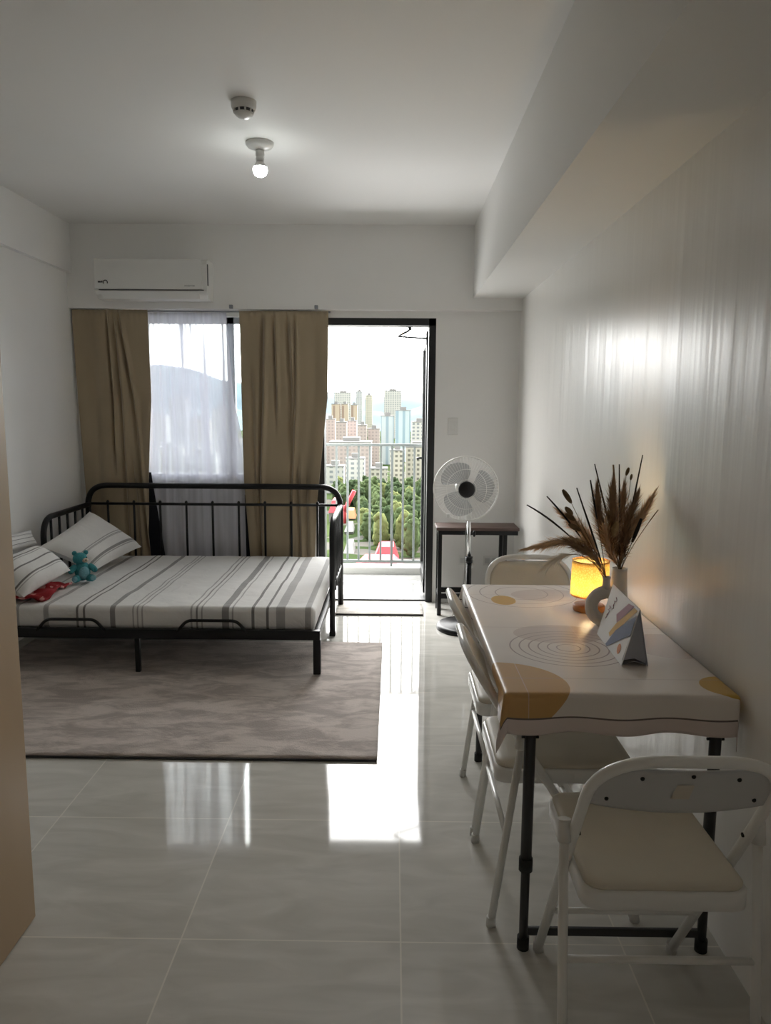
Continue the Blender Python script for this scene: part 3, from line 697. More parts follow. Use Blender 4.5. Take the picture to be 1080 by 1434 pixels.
# ------------------------------------------------------------------ folding chairs (local: faces +y)
def make_chair(label):
    t = thing('folding_chair', label, 'chair', group='white folding chairs at the table')
    W = .186; AYc, AZ, FY = -.285, .780, .205
    def on(z, s=0): return AYc + (FY - AYc) * (AZ - z) / AZ
    p = fillet([(-W + .008, FY, .012), (-W, on(.55), .55), (-W, AYc, AZ), (W, AYc, AZ), (W, on(.55), .55), (W - .008, FY, .012)], [0, .02, .135, .135, .02, 0], 10)
    MB().tube(p, .0118, 12).build('frame', 'steel_white', t)
    for s in (-1, 1):
        rl = MB().tube([(s * (W + .0205), on(.545) + .004, .555), (s * (W + .0205), -.205, .012)], .0108, 12).build('rear_leg', 'steel_white', t)
        MB().tube([(s * (W + .0205), on(.545) + .004, .575), (s * (W + .0205), on(.545) - .004, .528)], .0145, 12).build('leg_cap', 'white_plastic', rl)
        MB().tube([(s * (W + .0205), -.2048, .028), (s * (W + .0205), -.2055, .0)], .0135, 12).build('foot_cap', 'white_plastic', rl)
        MB().tube([(s * (W - .008), FY - .003, .03), (s * (W - .008), FY + .002, .0)], .0145, 12).build('front_foot_cap', 'white_plastic', t)
        MB().tube([(s * (W - .014), on(.545), .545), (s * (W + .032), on(.545), .545)], .005, 8).build('pivot_bolt', 'rubber', t)
        MB().box((s * .1705, -.14, .418), (s * .1745, .02, .440), .001).build('seat_bracket', 'steel_white', t)
    y_ = -.205 + (.275 / .54) * (on(.545) + .205)
    MB().tube([(-W - .0205, y_, .275), (W + .0205, y_, .275)], .0080, 10).build('rear_crossbar', 'steel_white', t)
    MB().tube([(-W + .004, on(.215), .215), (W - .004, on(.215), .215)], .0075, 10).build('front_crossbar', 'steel_white', t)
    # seat: rounded trapezoid pan + pad
    def outline(k, inset):
        a, b = .176 - inset, .172 - inset
        pts = fillet([(0, -.20 + inset, 0), (a, -.20 + inset, 0), (b, .20 - inset, 0), (-b, .20 - inset, 0), (-a, -.20 + inset, 0), (0, -.20 + inset, 0)], [0, .045, .04, .04, .045, 0], 8)
        return pts[:-1]
    def slab(levels):
        m = MB(); n = len(outline(0, 0)); vs = []
        for z, ins in levels: vs += [(q.x, q.y, z) for q in outline(0, ins)]
        fs = []
        for l in range(len(levels) - 1):
            for i in range(n): fs.append((l * n + i, l * n + (i + 1) % n, (l + 1) * n + (i + 1) % n, (l + 1) * n + i))
        m.add(vs, fs)
        m.f.append(tuple(reversed(range(n)))); m.sm.append(False)
        m.f.append(tuple((len(levels) - 1) * n + i for i in range(n))); m.sm.append(True)
        return m
    st = slab([(.408, .004), (.410, 0), (.444, 0), (.450, .004)]).build('seat', 'steel_white', t)
    slab([(.449, .008), (.456, .006), (.462, .011), (.466, .022), (.468, .05)]).build('seat_pad', 'pad', st)
    # backrest panel following the arch: x across, s up the slope
    def bp(u, v, off):
        b = 2 * v - 1
        z0 = .634 + .020 * (2 * u - 1) ** 2; z1 = .762
        z = z0 + (z1 - z0) * v
        dz = max(0, (AZ - .135) - z); up = max(0., z - (AZ - .125)) / .125
        hw = (W - .002) * (1 - .46 * up ** 2.6)
        x = (2 * u - 1) * hw
        y = on(z) + off - .022 * (1 - (2 * u - 1) ** 2) * .6
        return (x, y, z)
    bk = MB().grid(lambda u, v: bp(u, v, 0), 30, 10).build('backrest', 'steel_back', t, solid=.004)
    MB().grid(lambda u, v: bp(.01 + .98 * u, .02 + .96 * v, .006 + .012 * (max(0, 1 - (2 * u - 1) ** 6) * max(0, 1 - (2 * v - 1) ** 6)) ** .5), 30, 10).build('back_pad', 'pad', bk, solid=.002)
    for u, v in ((.10, .22), (.20, .80), (.5, .90), (.80, .80), (.90, .22)):
        q = Vector(bp(u, v, -.004)); MB().ball(q, (.0045, .003, .0045), n=10, m=6).build('screw', 'rubber', bk)
    q = bp(.47, .52, -.0035)
    MB().grid(lambda u, v: bp(.43 + .10 * u, .36 + .34 * v, -.0045), 4, 2).build('sticker', 'sticker', bk)
    return t
ch = make_chair('white folding chair nearest the camera, its back turned to the camera')
ch.location = (.578, 1.643, 0)
for loc, rz, lab in (((.490, 2.150, 0), -PI / 2, 'nearer of the two white folding chairs pushed under the left side of the table'),
                     ((.490, 2.606, 0), -PI / 2, 'farther of the two white folding chairs pushed under the left side of the table'),
                     ((.607, 3.052, 0), PI, 'folding chair at the far end of the table, its beige back pad showing')):
    c2 = copy_tree(ch); c2.location = loc; c2.rotation_euler = (0, 0, rz); c2['label'] = lab

# ------------------------------------------------------------------ things on the table
ZT = TZ + .0042
lp = thing('table_lamp', 'small lit table lamp with a yellow woven shade and round wooden base', 'table lamp', (.700, 2.62, ZT))
MB().lathe([(0, 0), (.054, 0), (.056, .004), (.056, .018), (.052, .022), (0, .022)]).build('lamp_base', 'wood_light', lp)
MB().lathe([(.013, .022), (.013, .055), (.010, .058), (0, .058)]).build('lamp_stem', 'wood_light', lp)
MB().lathe([(.0, .053), (.0645, .053), (.0645, .056), (.012, .060), (0, .060)]).build('spill_stop_disc', 'wood_light', lp)  # added disc closing the shade bottom, stops the bulb spilling light downwards
MB().lathe([(0, .058), (.008, .060), (.014, .078), (.016, .092), (.010, .106), (0, .110)], 16).build('light_bulb', 'warm_bulb', lp)
ms = MB(); n = 40
ms.grid(lambda u, v: (.066 * (1 - .04 * v) * math.cos(2 * PI * u), .066 * (1 - .04 * v) * math.sin(2 * PI * u), .058 + .122 * v), n, 8)
sd = ms.build('lamp_shade', 'shade', lp, solid=.0015)
for z, r in ((.058, .0665), (.180, .0640)):
    MB().tube([(r * math.cos(2 * PI * k / 32), r * math.sin(2 * PI * k / 32), z) for k in range(32)], .0016, 6, closed=True).build('shade_ring', 'wood_light', sd)

dv = thing('donut_vase', 'off white ring shaped vase with a hole in the middle, behind the desk calendar', 'vase', (.702, 2.425, ZT))
m = MB(); nu, nv = 40, 18
m.grid(lambda u, v: ((.046 + .021 * math.cos(2 * PI * v)) * math.cos(2 * PI * u), .019 * math.sin(2 * PI * v), .066 + (.048 + .021 * math.cos(2 * PI * v)) * math.sin(2 * PI * u)), nu, nv)
m.build('ring_body', 'white_ceramic', dv)
MB().lathe([(.016, .126), (.0125, .138), (.0115, .156), (.0145, .166), (.0105, .165), (.009, .150)], 24).build('neck', 'white_ceramic', dv)
MB().lathe([(0, 0), (.026, 0), (.026, .004), (.018, .010), (0, .010)], 24).build('foot', 'white_ceramic', dv)
tv = thing('tall_vase', 'tall narrow off white vase full of brown dried grass', 'vase', (.768, 2.505, ZT))
MB().lathe([(0, 0), (.030, 0), (.033, .004), (.032, .05), (.027, .11), (.0245, .165), (.0255, .178), (.022, .178), (.021, .15), (.0, .14)], 28).build('vase_body', 'white_ceramic', tv)

cal = thing('desk_calendar', 'white tent desk calendar with mauve, yellow and blue diagonal bands on the table', 'calendar', (0, 0, 0))
y0, y1 = 2.03, 2.33; xa, xb, xc, za = .641, .714, .684, .162
def card(pts, name, mat, solid=.0015): return MB().poly(pts).build(name, mat, cal, solid=solid)
zb = ZT + .001
L0, L1, A0, A1, R0, R1 = Vector((xa, y0, zb)), Vector((xa + .012, y1, zb)), Vector((xc, y0, zb + za)), Vector((xc + .012, y1, zb + za)), Vector((xb, y0, zb)), Vector((xb + .012, y1, zb))
card([L0, L1, A1, A0], 'front_card', 'ochre_white'); card([R0, A0, A1, R1], 'rear_card', 'slate')
MB().poly([L0 + Vector((0, .004, .001)), Vector(((xa + xb) / 2, y0 + .004, zb + .012)), Vector(((xa + xb) / 2, y1, zb + .012)), L1 + Vector((0, 0, .001))]).build('fold_card', 'slate', cal, solid=.001)
MB().poly([R0 + Vector((0, .004, .001)), Vector(((xa + xb) / 2, y0 + .004, zb + .012)), Vector(((xa + xb) / 2, y1, zb + .012)), R1 + Vector((0, 0, .001))]).build('fold_card', 'slate', cal, solid=.001)
# end flap seen from the camera: the inner slate card closes the near end
MB().poly([L0 + Vector((.002, .006, .014)), A0 + Vector((0, .006, -.004)), R0 + Vector((-.002, .006, .004)), Vector(((xa + xb) / 2, y0 + .006, zb + .020))]).build('end_card', 'slate', cal, solid=.001)
def onf(u, v, off=.0016):      # u: 0 near .. 1 far, v: 0 bottom .. 1 apex on the front card, pushed outwards
    p = (L0 * (1 - u) + L1 * u) * (1 - v) + (A0 * (1 - u) + A1 * u) * v
    nrm = (L1 - L0).cross(A0 - L0).normalized(); nrm = nrm if nrm.x < 0 else -nrm
    return p + nrm * off
def pr(uvs, name, mat, off=.0016): MB().poly([onf(u, v, off) for u, v in uvs]).build(name, mat, cal)
pr([(.33, .94), (.15, .97), (.50, .49), (.58, .61)], 'mauve_band', 'pink_print')
pr([(.14, .955), (.03, .95), (.57, .19), (.63, .23), (.51, .47)], 'yellow_band', 'yellow_print', .0019)
pr([(.015, .89), (.015, .52), (.07, .48), (.56, .01), (.62, .02), (.45, .38)], 'blue_band', 'blue_print', .0022)
pr([(.20 + .05 * math.cos(2 * PI * k / 18), .18 + .09 * math.sin(2 * PI * k / 18)) for k in range(18)], 'orange_dot', 'orange_print', .0019)
random.seed(3)
for u0, v0, k in ((.74, .86, 4), (.84, .64, 4)):           # two upright lines of handwriting, too blurred in the photo to read
    q = []
    for i in range(k):
        for _ in range(4): q.append(onf(u0 - .045 + .09 * random.random(), v0 - .07 * i - .05 * random.random(), .002))
    MB().tube(bez(q, 4) if False else [p.lerp(n, t / 4) for p, n in zip(q, q[1:]) for t in range(4)], .0007, 5).build('handwriting', 'pink_print', cal)
random.seed(7)

# ------------------------------------------------------------------ dried grasses
def K(x, z, y=2.49): # points read at 2.55 m depth, moved to depth y
    f = y / 2.55
    return Vector((x * f, y, 1.444 + (z - 1.444) * f))
NK = Vector((.702, 2.425, ZT + .160)); NT = Vector((.768, 2.505, ZT + .172))
def inside(base, k=.10): return base - Vector((0, 0, k))
def stem(label, base, tip, head_len, y, bend=.0, mat='stem_dark', head='stem_dark', hr=.0032, sr=.0012, group='dried stems in the vases', name='dried_reed'):
    tip = K(*tip, y) if not isinstance(tip, Vector) else tip
    t = thing(name, label, 'dried plant', tuple(base), group=None); off = Vector(base)
    mid = base.lerp(tip, .5) + Vector((0, 0, bend))
    pts = bez([base - Vector((0, 0, .03)), base + Vector((0, 0, .02)), mid, tip], 18)
    pts = [p - off for p in pts]
    MB().tube(pts, sr, 6).build('stalk', mat, t)
    n = max(2, int(18 * head_len)); hp = pts[-n - 1:]
    MB().tube(hp, [hr * (.45 + .55 * math.sin(PI * (i + .6) / (len(hp) + .3))) for i in range(len(hp))], 8).build('seed_head', head, t)
    return t
stem('dark reed drooping farthest to the left, above the lamp', NK, (.455, 1.117), .42, 2.42, .05, mat='stem_tan')
stem('dark reed leaning left just above the farthest left one', NK, (.522, 1.147), .42, 2.44, .03, mat='stem_tan')
stem('long straight dark reed slanting up to the left in the middle of the left bunch', NK, (.622, 1.177), .70, 2.43, .0, mat='stem_tan')
stem('short dark reed head on a thin pale stalk left of the tall dark plumes', NK, (.667, 1.204), .28, 2.43, .0, mat='stem_tan')
stem('tall dark reed at the left edge of the upright brown plumes', NT, (.679, 1.258), .75, 2.50, .0)
stem('dark reed with a brown head at the top of the upright plumes', NT, (.742, 1.256), .5, 2.49, .0, head='plume_dark', hr=.0048)
stem('tall dark reed in the middle of the upright brown plumes', NT, (.762, 1.258), .75, 2.51, .0)
stem('tallest thin dark reed, slanting up to the right', NT, (.839, 1.29), .72, 2.50, .0)
stem('thin pale straw pointing right from the brown plumes', NT, (.902, 1.104), .2, 2.46, .02, mat='stem_tan', head='stem_tan', hr=.0018)
stem('short dark seed head pointing right low in the brown plumes', NT, (.846, 1.072), .3, 2.44, -.02, hr=.007)
def bunny(label, base, a, b, y, pale=False, r=.0085):
    a, b = K(*a, y), K(*b, y)
    t = thing('bunny_tail_grass', label, 'dried plant', tuple(base)); off = Vector(base)
    pts = [p - off for p in bez([base - Vector((0, 0, .03)), base + Vector((0, 0, .03)), base.lerp(a, .6), a], 14)]
    MB().tube(pts, .0009, 6).build('stalk', 'stem_tan', t)
    n = 8; ps = [a.lerp(b, i / n) - off for i in range(n + 1)]
    MB().tube(ps, [r * max(.12, math.sin(PI * (i + .7) / (n + 1.4)) ** .6) for i in range(n + 1)], 10).build('tail_head', 'bunny_pale' if pale else 'bunny', t)
bunny('brown bunny tail head highest on the left side', NK, (.606, 1.125), (.575, 1.170), 2.42)
bunny('brown bunny tail head second from the top on the left side', NK, (.612, 1.085), (.586, 1.110), 2.41)
bunny('brown bunny tail head lower on the left, just above the tan plume', NK, (.620, 1.066), (.588, 1.088), 2.43)
bunny('small brown bunny tail head highest on the right side', NT, (.787, 1.220), (.795, 1.247), 2.52, r=.006)
bunny('tiny bunny tail head just right of the higher right one', NT, (.803, 1.205), (.806, 1.225), 2.53, r=.0045)
bunny('pale tan bunny tail head in front of the dark plumes', NT, (.752, 1.010), (.764, 1.062), 2.44, True, r=.012)
bunny('dark bunny tail head low on the left, beside the tan plume', NK, (.640, 1.030), (.600, 1.052), 2.42)

def plume(label, base, pts, width, nh, mat, y, hl=.05, droop=0., hw=.0015, stalk='stem_tan', seed=0, start=.25):
    rnd = random.Random(seed)
    P = [base] + [K(*p, yy) for p, yy in zip(pts, y)]
    sp = bez(P, 24); off = Vector(base)
    t = thing('pampas_plume', label, 'dried plant', tuple(base))
    MB().tube([p - off for p in ([base - Vector((0, 0, .03))] + sp)], .0014, 6).build('stalk', stalk, t)
    m = MB()
    for i in range(int(nh * 1.9)):
        f = start + (1 - start) * rnd.random() ** .8
        k = f * 24; j = min(23, int(k)); p = sp[j].lerp(sp[j + 1], k - j); tan = (sp[j + 1] - sp[j]).normalized()
        env = math.sin(PI * min(1, (f - start) / (1 - start) * .9 + .12)) ** .7
        side = Vector((rnd.gauss(0, 1), rnd.gauss(0, .8), rnd.gauss(0, 1))); side -= tan * side.dot(tan); side.normalize()
        ln = 1.15 * hl * (.5 + .7 * rnd.random()); sp_ = 1.7 * width * env * (.15 + .85 * rnd.random())
        e = p + tan * ln + side * sp_ + Vector((0, 0, -droop * rnd.random()))
        mid = p.lerp(e, .5) + tan * ln * .15
        wv = side.cross(tan).normalized() * hw; a = p - off; e = e - off; md = mid - off
        b = m.add([a - wv, a + wv, md + wv * .8, md - wv * .8, e], [(0, 1, 2, 3), (3, 2, 4)])
    m.build('feathery_head', mat, t)
    return t
plume('tan pampas plume arching out to the left over the lamp shade', NK, [(.69, 1.03), (.62, 1.00), (.487, .974)], .022, 420, 'plume_tan', (2.43, 2.42, 2.40), .05, .012, seed=1, start=.3)
plume('brown pampas plume leaning left behind the arching tan one', NK, [(.70, .98), (.66, 1.02), (.590, 1.075)], .030, 420, 'plume_tan', (2.45, 2.46, 2.47), .05, .0, seed=2, start=.3)
plume('dark brown plume low on the left, hanging in front of the lamp shade', NK, [(.69, .965), (.66, .955), (.615, .985)], .022, 380, 'plume_dark', (2.41, 2.40, 2.40), .04, .01, seed=3, start=.1)
plume('pale wispy plume hanging left of the lamp shade', NK, [(.66, .97), (.60, .96), (.535, .915)], .026, 170, 'plume_pale', (2.47, 2.48, 2.50), .04, .02, hw=.0009, seed=4, start=.55)
plume('dark brown upright plume at the left of the tall bunch', NT, [(.725, .98), (.700, 1.06), (.695, 1.150)], .026, 480, 'plume_dark', (2.50, 2.49, 2.49), .06, seed=5, start=.12)
plume('dark brown upright plume in the middle of the tall bunch', NT, [(.755, .98), (.745, 1.06), (.745, 1.165)], .030, 480, 'plume_dark', (2.49, 2.47, 2.46), .06, seed=6, start=.12)
plume('brown plume leaning right in the tall bunch', NT, [(.775, .98), (.800, 1.05), (.820, 1.125)], .028, 460, 'plume_dark', (2.50, 2.50, 2.50), .055, seed=7, start=.15)
plume('lighter brown plume with the feathery tip farthest to the right', NT, [(.785, .98), (.825, 1.04), (.868, 1.125)], .024, 420, 'plume_tan', (2.51, 2.50, 2.49), .055, seed=8, start=.30)
plume('brown plume at the back of the tall bunch', NT, [(.77, .98), (.775, 1.06), (.780, 1.150)], .032, 420, 'plume_dark', (2.53, 2.55, 2.56), .06, seed=9, start=.15)
plume('short pinkish brown plume low over the rim of the tall vase', NT, [(.745, .95), (.735, .985), (.728, 1.04)], .026, 300, 'plume_tan', (2.47, 2.46, 2.45), .045, seed=10, start=.05)
plume('short dark plume hanging over the right of the tall vase rim', NT, [(.785, .95), (.79, .985), (.800, 1.03)], .024, 320, 'plume_dark', (2.48, 2.47, 2.46), .045, .02, seed=11, start=.05)

# ------------------------------------------------------------------ small side table and fan
SX0, SX1, SY0, SY1, SZ = .312, .872, 5.13, 5.36, .625
st = thing('side_table', 'small side table with a brown wooden top and black frame, in the back right corner', 'side table', (0, 0, 0))
MB().box((SX0 - .012, SY0 - .01, SZ - .022), (SX1 - .002, SY1, SZ), .004).build('table_top', 'wood_brown', st)
MB().box((SX0, SY0, SZ - .052), (SX1 - .01, SY1 - .01, SZ - .022), .002).build('top_frame', 'black', st)
for x in (SX0 + .014, .775):
    for y in (SY0 + .014, SY1 - .03):
        MB().box((x - .014, y - .014, 0), (x + .014, y + .014, SZ - .05), .002).build('leg', 'black', st)
for y in (SY0 + .014, SY1 - .03):
    MB().box((SX0 + .014, y - .012, .120), (.775, y + .012, .155), .002).build('lower_bar', 'black', st)
for x in (SX0 + .014, .775):
    MB().box((x - .010, SY0 + .014, .125), (x + .010, SY1 - .03, .150), .002).build('side_bar', 'black', st)

FX, FY_, FZ = .462, 4.77, .932
fan = thing('pedestal_fan', 'standing fan with white blades, wire guard and black hub, beside the balcony door', 'fan', (0, 0, 0))
PX = .498
MB().lathe([(.0, .0), (.205, 0), (.208, .008), (.203, .026), (.185, .034), (.06, .044), (.04, .07), (.0, .07)], 40, (PX, FY_ + .06, 0)).build('base', 'black', fan)
MB().tube([(PX, FY_ + .06, .05), (PX, FY_ + .06, .475)], .0165, 14).build('lower_pole', 'black', fan)
MB().tube([(PX, FY_ + .06, .44), (PX, FY_ + .06, .482)], .023, 14).build('height_collar', 'black', fan)
MB().tube([(PX, FY_ + .06, .47), (PX - .008, FY_ + .06, .74)], .0125, 14).build('upper_pole', 'chrome', fan)
MB().ball((PX + .028, FY_ + .05, .635), (.010, .012, .022), n=12, m=8).build('control_knob', 'black', fan)
MB().tube(fillet([(PX - .008, FY_ + .06, .72), (PX - .01, FY_ + .075, .80), (FX, FY_ + .12, FZ)], .05), .019, 12).build('neck', 'white_plastic', fan)
MB().lathe([(0, -.07), (.045, -.07), (.058, -.05), (.060, .03), (.045, .06), (0, .07)], 24, (FX, FY_ + .125, FZ), Matrix.Rotation(PI / 2, 3, 'X')).build('motor_housing', 'white_plastic', fan)
GR = .205
gd = MB()
for r, y in ((GR, 0), (GR, .012), (GR * .62, -.030), (.062, -.042)):
    gd.tube([(FX + r * math.cos(2 * PI * k / 48), FY_ + y, FZ + r * math.sin(2 * PI * k / 48)) for k in range(48)], .0042 if r == GR else .0018, 6, closed=True)
for k in range(60):
    a = 2 * PI * k / 60
    cs, sn = math.cos(a), math.sin(a)
    gd.tube(bez([(FX + .05 * cs, FY_ - .042, FZ + .05 * sn), (FX + .14 * cs, FY_ - .046, FZ + .14 * sn), (FX + GR * .98 * cs, FY_ - .03, FZ + GR * .98 * sn), (FX + GR * cs, FY_, FZ + GR * sn)], 6), .0009, 4)
gd.build('front_guard', 'steel_white', fan)
gd = MB()
for k in range(60):
    a = 2 * PI * k / 60
    cs, sn = math.cos(a), math.sin(a)
    gd.tube(bez([(FX + .05 * cs, FY_ + .085, FZ + .05 * sn), (FX + .15 * cs, FY_ + .085, FZ + .15 * sn), (FX + GR * .98 * cs, FY_ + .05, FZ + GR * .98 * sn), (FX + GR * cs, FY_ + .012, FZ + GR * sn)], 6), .0009, 4)
gd.build('rear_guard', 'steel_white', fan)
MB().lathe([(0, .010), (.040, .010), (.052, 0), (.050, -.012), (0, -.012)], 28, (FX, FY_ - .046, FZ), Matrix.Rotation(PI / 2, 3, 'X')).build('hub_badge', 'black', fan)
for k in range(3):
    a0 = R(112 - 120 * k)
    def blade(u, v, a0=a0):
        r = .035 + .150 * v
        w = R(42) * (1.0 + .55 * math.sin(PI * min(1, v * .85))) * (1 - .80 * max(0, v - .72) ** 2 / .0784)
        a = a0 + (u - .5) * 2 * w * .72 + .35 * v
        return (FX + r * math.cos(a), FY_ + .03 + .030 * (u - .5) * (1.2 - v * .5), FZ + r * math.sin(a))
    MB().grid(blade, 16, 14).build('blade', 'blade', fan, solid=.002)
MB().lathe([(0, -.03), (.040, -.03), (.042, .02), (.030, .03), (0, .03)], 24, (FX, FY_ + .025, FZ), Matrix.Rotation(PI / 2, 3, 'X')).build('hub', 'black', fan)
a = R(238); MB().box((FX + GR * math.cos(a) - .012, FY_ - .012, FZ + GR * math.sin(a) - .014), (FX + GR * math.cos(a) + .008, FY_ + .02, FZ + GR * math.sin(a) + .012), .003).build('guard_clip', 'white_plastic', fan)
MB().tube(bez([(PX - .02, FY_ + .055, .74), (PX - .035, FY_ + .04, .55), (PX - .02, FY_ + .03, .40), (PX - .045, FY_ + .04, .22), (PX - .03, FY_ + .05, .07)], 20), .0028, 6).build('power_cord', 'mark_grey', fan)

# lamp cord under the table
tag(MB().tube(bez([(.80, 2.92, .69), (.80, 2.88, .45), (.72, 2.80, .35), (.84, 2.70, .30), (.80, 2.74, .66)], 24), .0026, 6).build('lamp_cord', 'white_plastic'), 'thin pale cord looping down under the table', 'cord')

# ------------------------------------------------------------------ balcony
struct(MB().box((-2.6, YB + .16, -.14), (1.6, 6.62, -.004)).build('balcony_floor', simple('balcony_tile', (.36, .36, .35), .06, var=.04, scale=3)))
struct(MB().box((-2.6, 6.44, -.004), (1.6, 6.62, .055), .004).build('balcony_kerb', 'kerb'))
rl = thing('balcony_railing', 'grey metal balcony railing with upright bars outside the door', 'railing', (0, 0, 0))
RY = 6.52
MB().box((-2.6, RY - .018, 1.108), (1.6, RY + .018, 1.130), .004).build('top_rail', 'rail', rl)
MB().box((-2.6, RY - .014, .085), (1.6, RY + .014, .110), .003).build('bottom_rail', 'rail', rl)
k = 0; x = -.495 - .0965 * 16
while x < .9:
    if abs(x + .014) < .02 or (k % 7 == 6 and x < -.7): MB().box((x - .011, RY - .012, .055), (x + .011, RY + .012, 1.11), .003).build('post', 'rail', rl)
    else: MB().box((x - .009, RY - .009, .105), (x + .009, RY + .009, 1.11), .002).build('baluster', 'rail', rl)
    x += .0965; k += 1

# ------------------------------------------------------------------ the city
GZ = -56.
def px(x, D): return (x - 552) / 1055 * D
def pz(y, D): return 1.44 + (570 - y) / 1055 * D
def facade(name, wall_c, win_c, fw, fh, ww=.55, wh=.5):
    m, nt, b, out = newmat(name)
    tc = N(nt, 'ShaderNodeTexCoord'); sp = N(nt, 'ShaderNodeSeparateXYZ'); L(nt, tc.outputs['Object'], sp.inputs[0])
    h = math_n(nt, 'ADD', sp.outputs[0], math_n(nt, 'MULTIPLY', sp.outputs[1], .83))
    fx = math_n(nt, 'FRACT', math_n(nt, 'ADD', math_n(nt, 'DIVIDE', h, fw), 50.)); fz = math_n(nt, 'FRACT', math_n(nt, 'ADD', math_n(nt, 'DIVIDE', sp.outputs[2], fh), 50.))
    wx = math_n(nt, 'LESS_THAN', fx, ww); wz = math_n(nt, 'LESS_THAN', fz, wh)
    w_ = math_n(nt, 'MULTIPLY', wx, wz)
    nz = N(nt, 'ShaderNodeTexNoise'); nz.inputs['Scale'].default_value = .12; L(nt, tc.outputs['Object'], nz.inputs[0])
    base = mix_n(nt, nz.outputs['Fac'], tuple(c * .93 for c in wall_c), wall_c)
    L(nt, mix_n(nt, w_, base, win_c), b.inputs['Base Color']); b.inputs['Roughness'].default_value = .8
    return m
F = {
    'cream': facade('cream_facade', (.62, .60, .52), (.20, .20, .17), 3.2, 3.3),
    'white': facade('white_facade', (.66, .66, .64), (.30, .33, .35), 4.2, 3.4),
    'pink': facade('pinkish_facade', (.56, .48, .46), (.40, .35, .34), 3.4, 3.2),
    'blue': facade('bluish_facade', (.52, .60, .62), (.30, .40, .46), 7.0, 60., .4, .98),
    'beige': facade('beige_facade', (.60, .50, .40), (.36, .27, .22), 9.0, 60., .35, .98),
    'grey': facade('grey_facade', (.50, .52, .53), (.32, .35, .38), 4.0, 3.4),
}
M['roof_flat'] = simple('flat_roof', (.30, .30, .295), .9, var=.1, scale=.2)
M['roof_red'] = simple('red_roof', (.62, .07, .09), .7, var=.12, scale=.4)
M['roof_orange'] = simple('orange_roof', (.55, .26, .12), .8, var=.1, scale=.4)
def building(label, x0, x1, ytop, D, mat, depth=None, penthouse=True, group=None):
    X0, X1, Zt = px(x0, D), px(x1, D), pz(ytop, D); w_ = X1 - X0; dp = depth or max(12, min(w_, 30))
    t = thing('building', label, 'building', ((X0 + X1) / 2, D + dp / 2, GZ), group=group)
    h = Zt - GZ
    MB().box((-w_ / 2, -dp / 2, 0), (w_ / 2, dp / 2, h)).build('tower_block', F[mat], t)
    if penthouse:
        MB().box((-w_ / 2 - .3, -dp / 2 - .3, h), (w_ / 2 + .3, dp / 2 + .3, h + .9)).build('parapet', 'roof_flat', t)
        MB().box((-w_ * .2, -dp * .2, h + .9), (w_ * .22, dp * .2, h + 4.)).build('roof_house', 'roof_flat', t)
    return t
# far towers above the hill line
building('pale wide tower at the far left of the skyline through the door', 469, 492, 551, 1500, 'white')
building('narrow grey tower on the skyline, second from the left', 499, 508, 549, 1500, 'grey')
building('narrow pale tower on the skyline, third from the left', 512, 522, 554, 1450, 'cream')
building('tall white tower block highest on the skyline through the door', 538, 562, 548, 1400, 'white')
building('cream striped tower left of the two brown striped ones', 465, 477, 567, 1050, 'beige')
building('brown striped tower, left of the pair', 479, 488, 567, 1050, 'beige')
building('brown striped tower, right of the pair', 492, 501, 568, 1050, 'beige')
building('pale blue tower in the middle of the city view', 534, 552, 583, 760, 'blue')
building('blue grey tower with a cream crown beside the pale blue one', 554, 575, 575, 800, 'blue')
building('white gridded block at the right edge of the door opening', 577, 598, 591, 720, 'white')
for x0, x1, yt, D, lab in ((456, 470, 588, 760, 'leftmost of the pinkish blocks below the striped towers'), (472, 486, 592, 740, 'second pinkish block from the left below the striped towers'), (488, 500, 590, 770, 'third pinkish block from the left below the striped towers'),
                           (502, 514, 596, 730, 'fourth pinkish block from the left below the striped towers'), (516, 532, 601, 740, 'pinkish block next to the pale blue tower')):
    building(lab, x0, x1, yt, D, 'pink')
building('large cream apartment block with rows of windows behind the railing, left half', 547, 567, 631, 520, 'cream')
building('large cream apartment block with rows of windows behind the railing, right half', 569, 600, 626, 530, 'cream')
building('white low block at the left edge of the door view behind the bars', 456, 482, 654, 500, 'white')
building('white low block behind the bars, second from the left', 485, 511, 643, 530, 'white')
building('white stepped block behind the bars above the trees, in the middle', 519, 543, 657, 490, 'cream')
building('pinkish low block behind the white low blocks', 462, 520, 620, 600, 'pink')
# city blocks behind the see-through curtain
for x0, x1, yt, D, lab in ((205, 232, 585, 700, 'white'), (238, 262, 560, 900, 'grey'), (266, 292, 590, 640, 'cream'), (298, 322, 575, 800, 'white'), (215, 250, 630, 480, 'cream'), (256, 300, 640, 470, 'white'), (306, 345, 625, 500, 'grey')):
    building('pale city block seen faintly through the sheer curtain', x0, x1, yt, D, lab, group='blocks behind the sheer curtain')
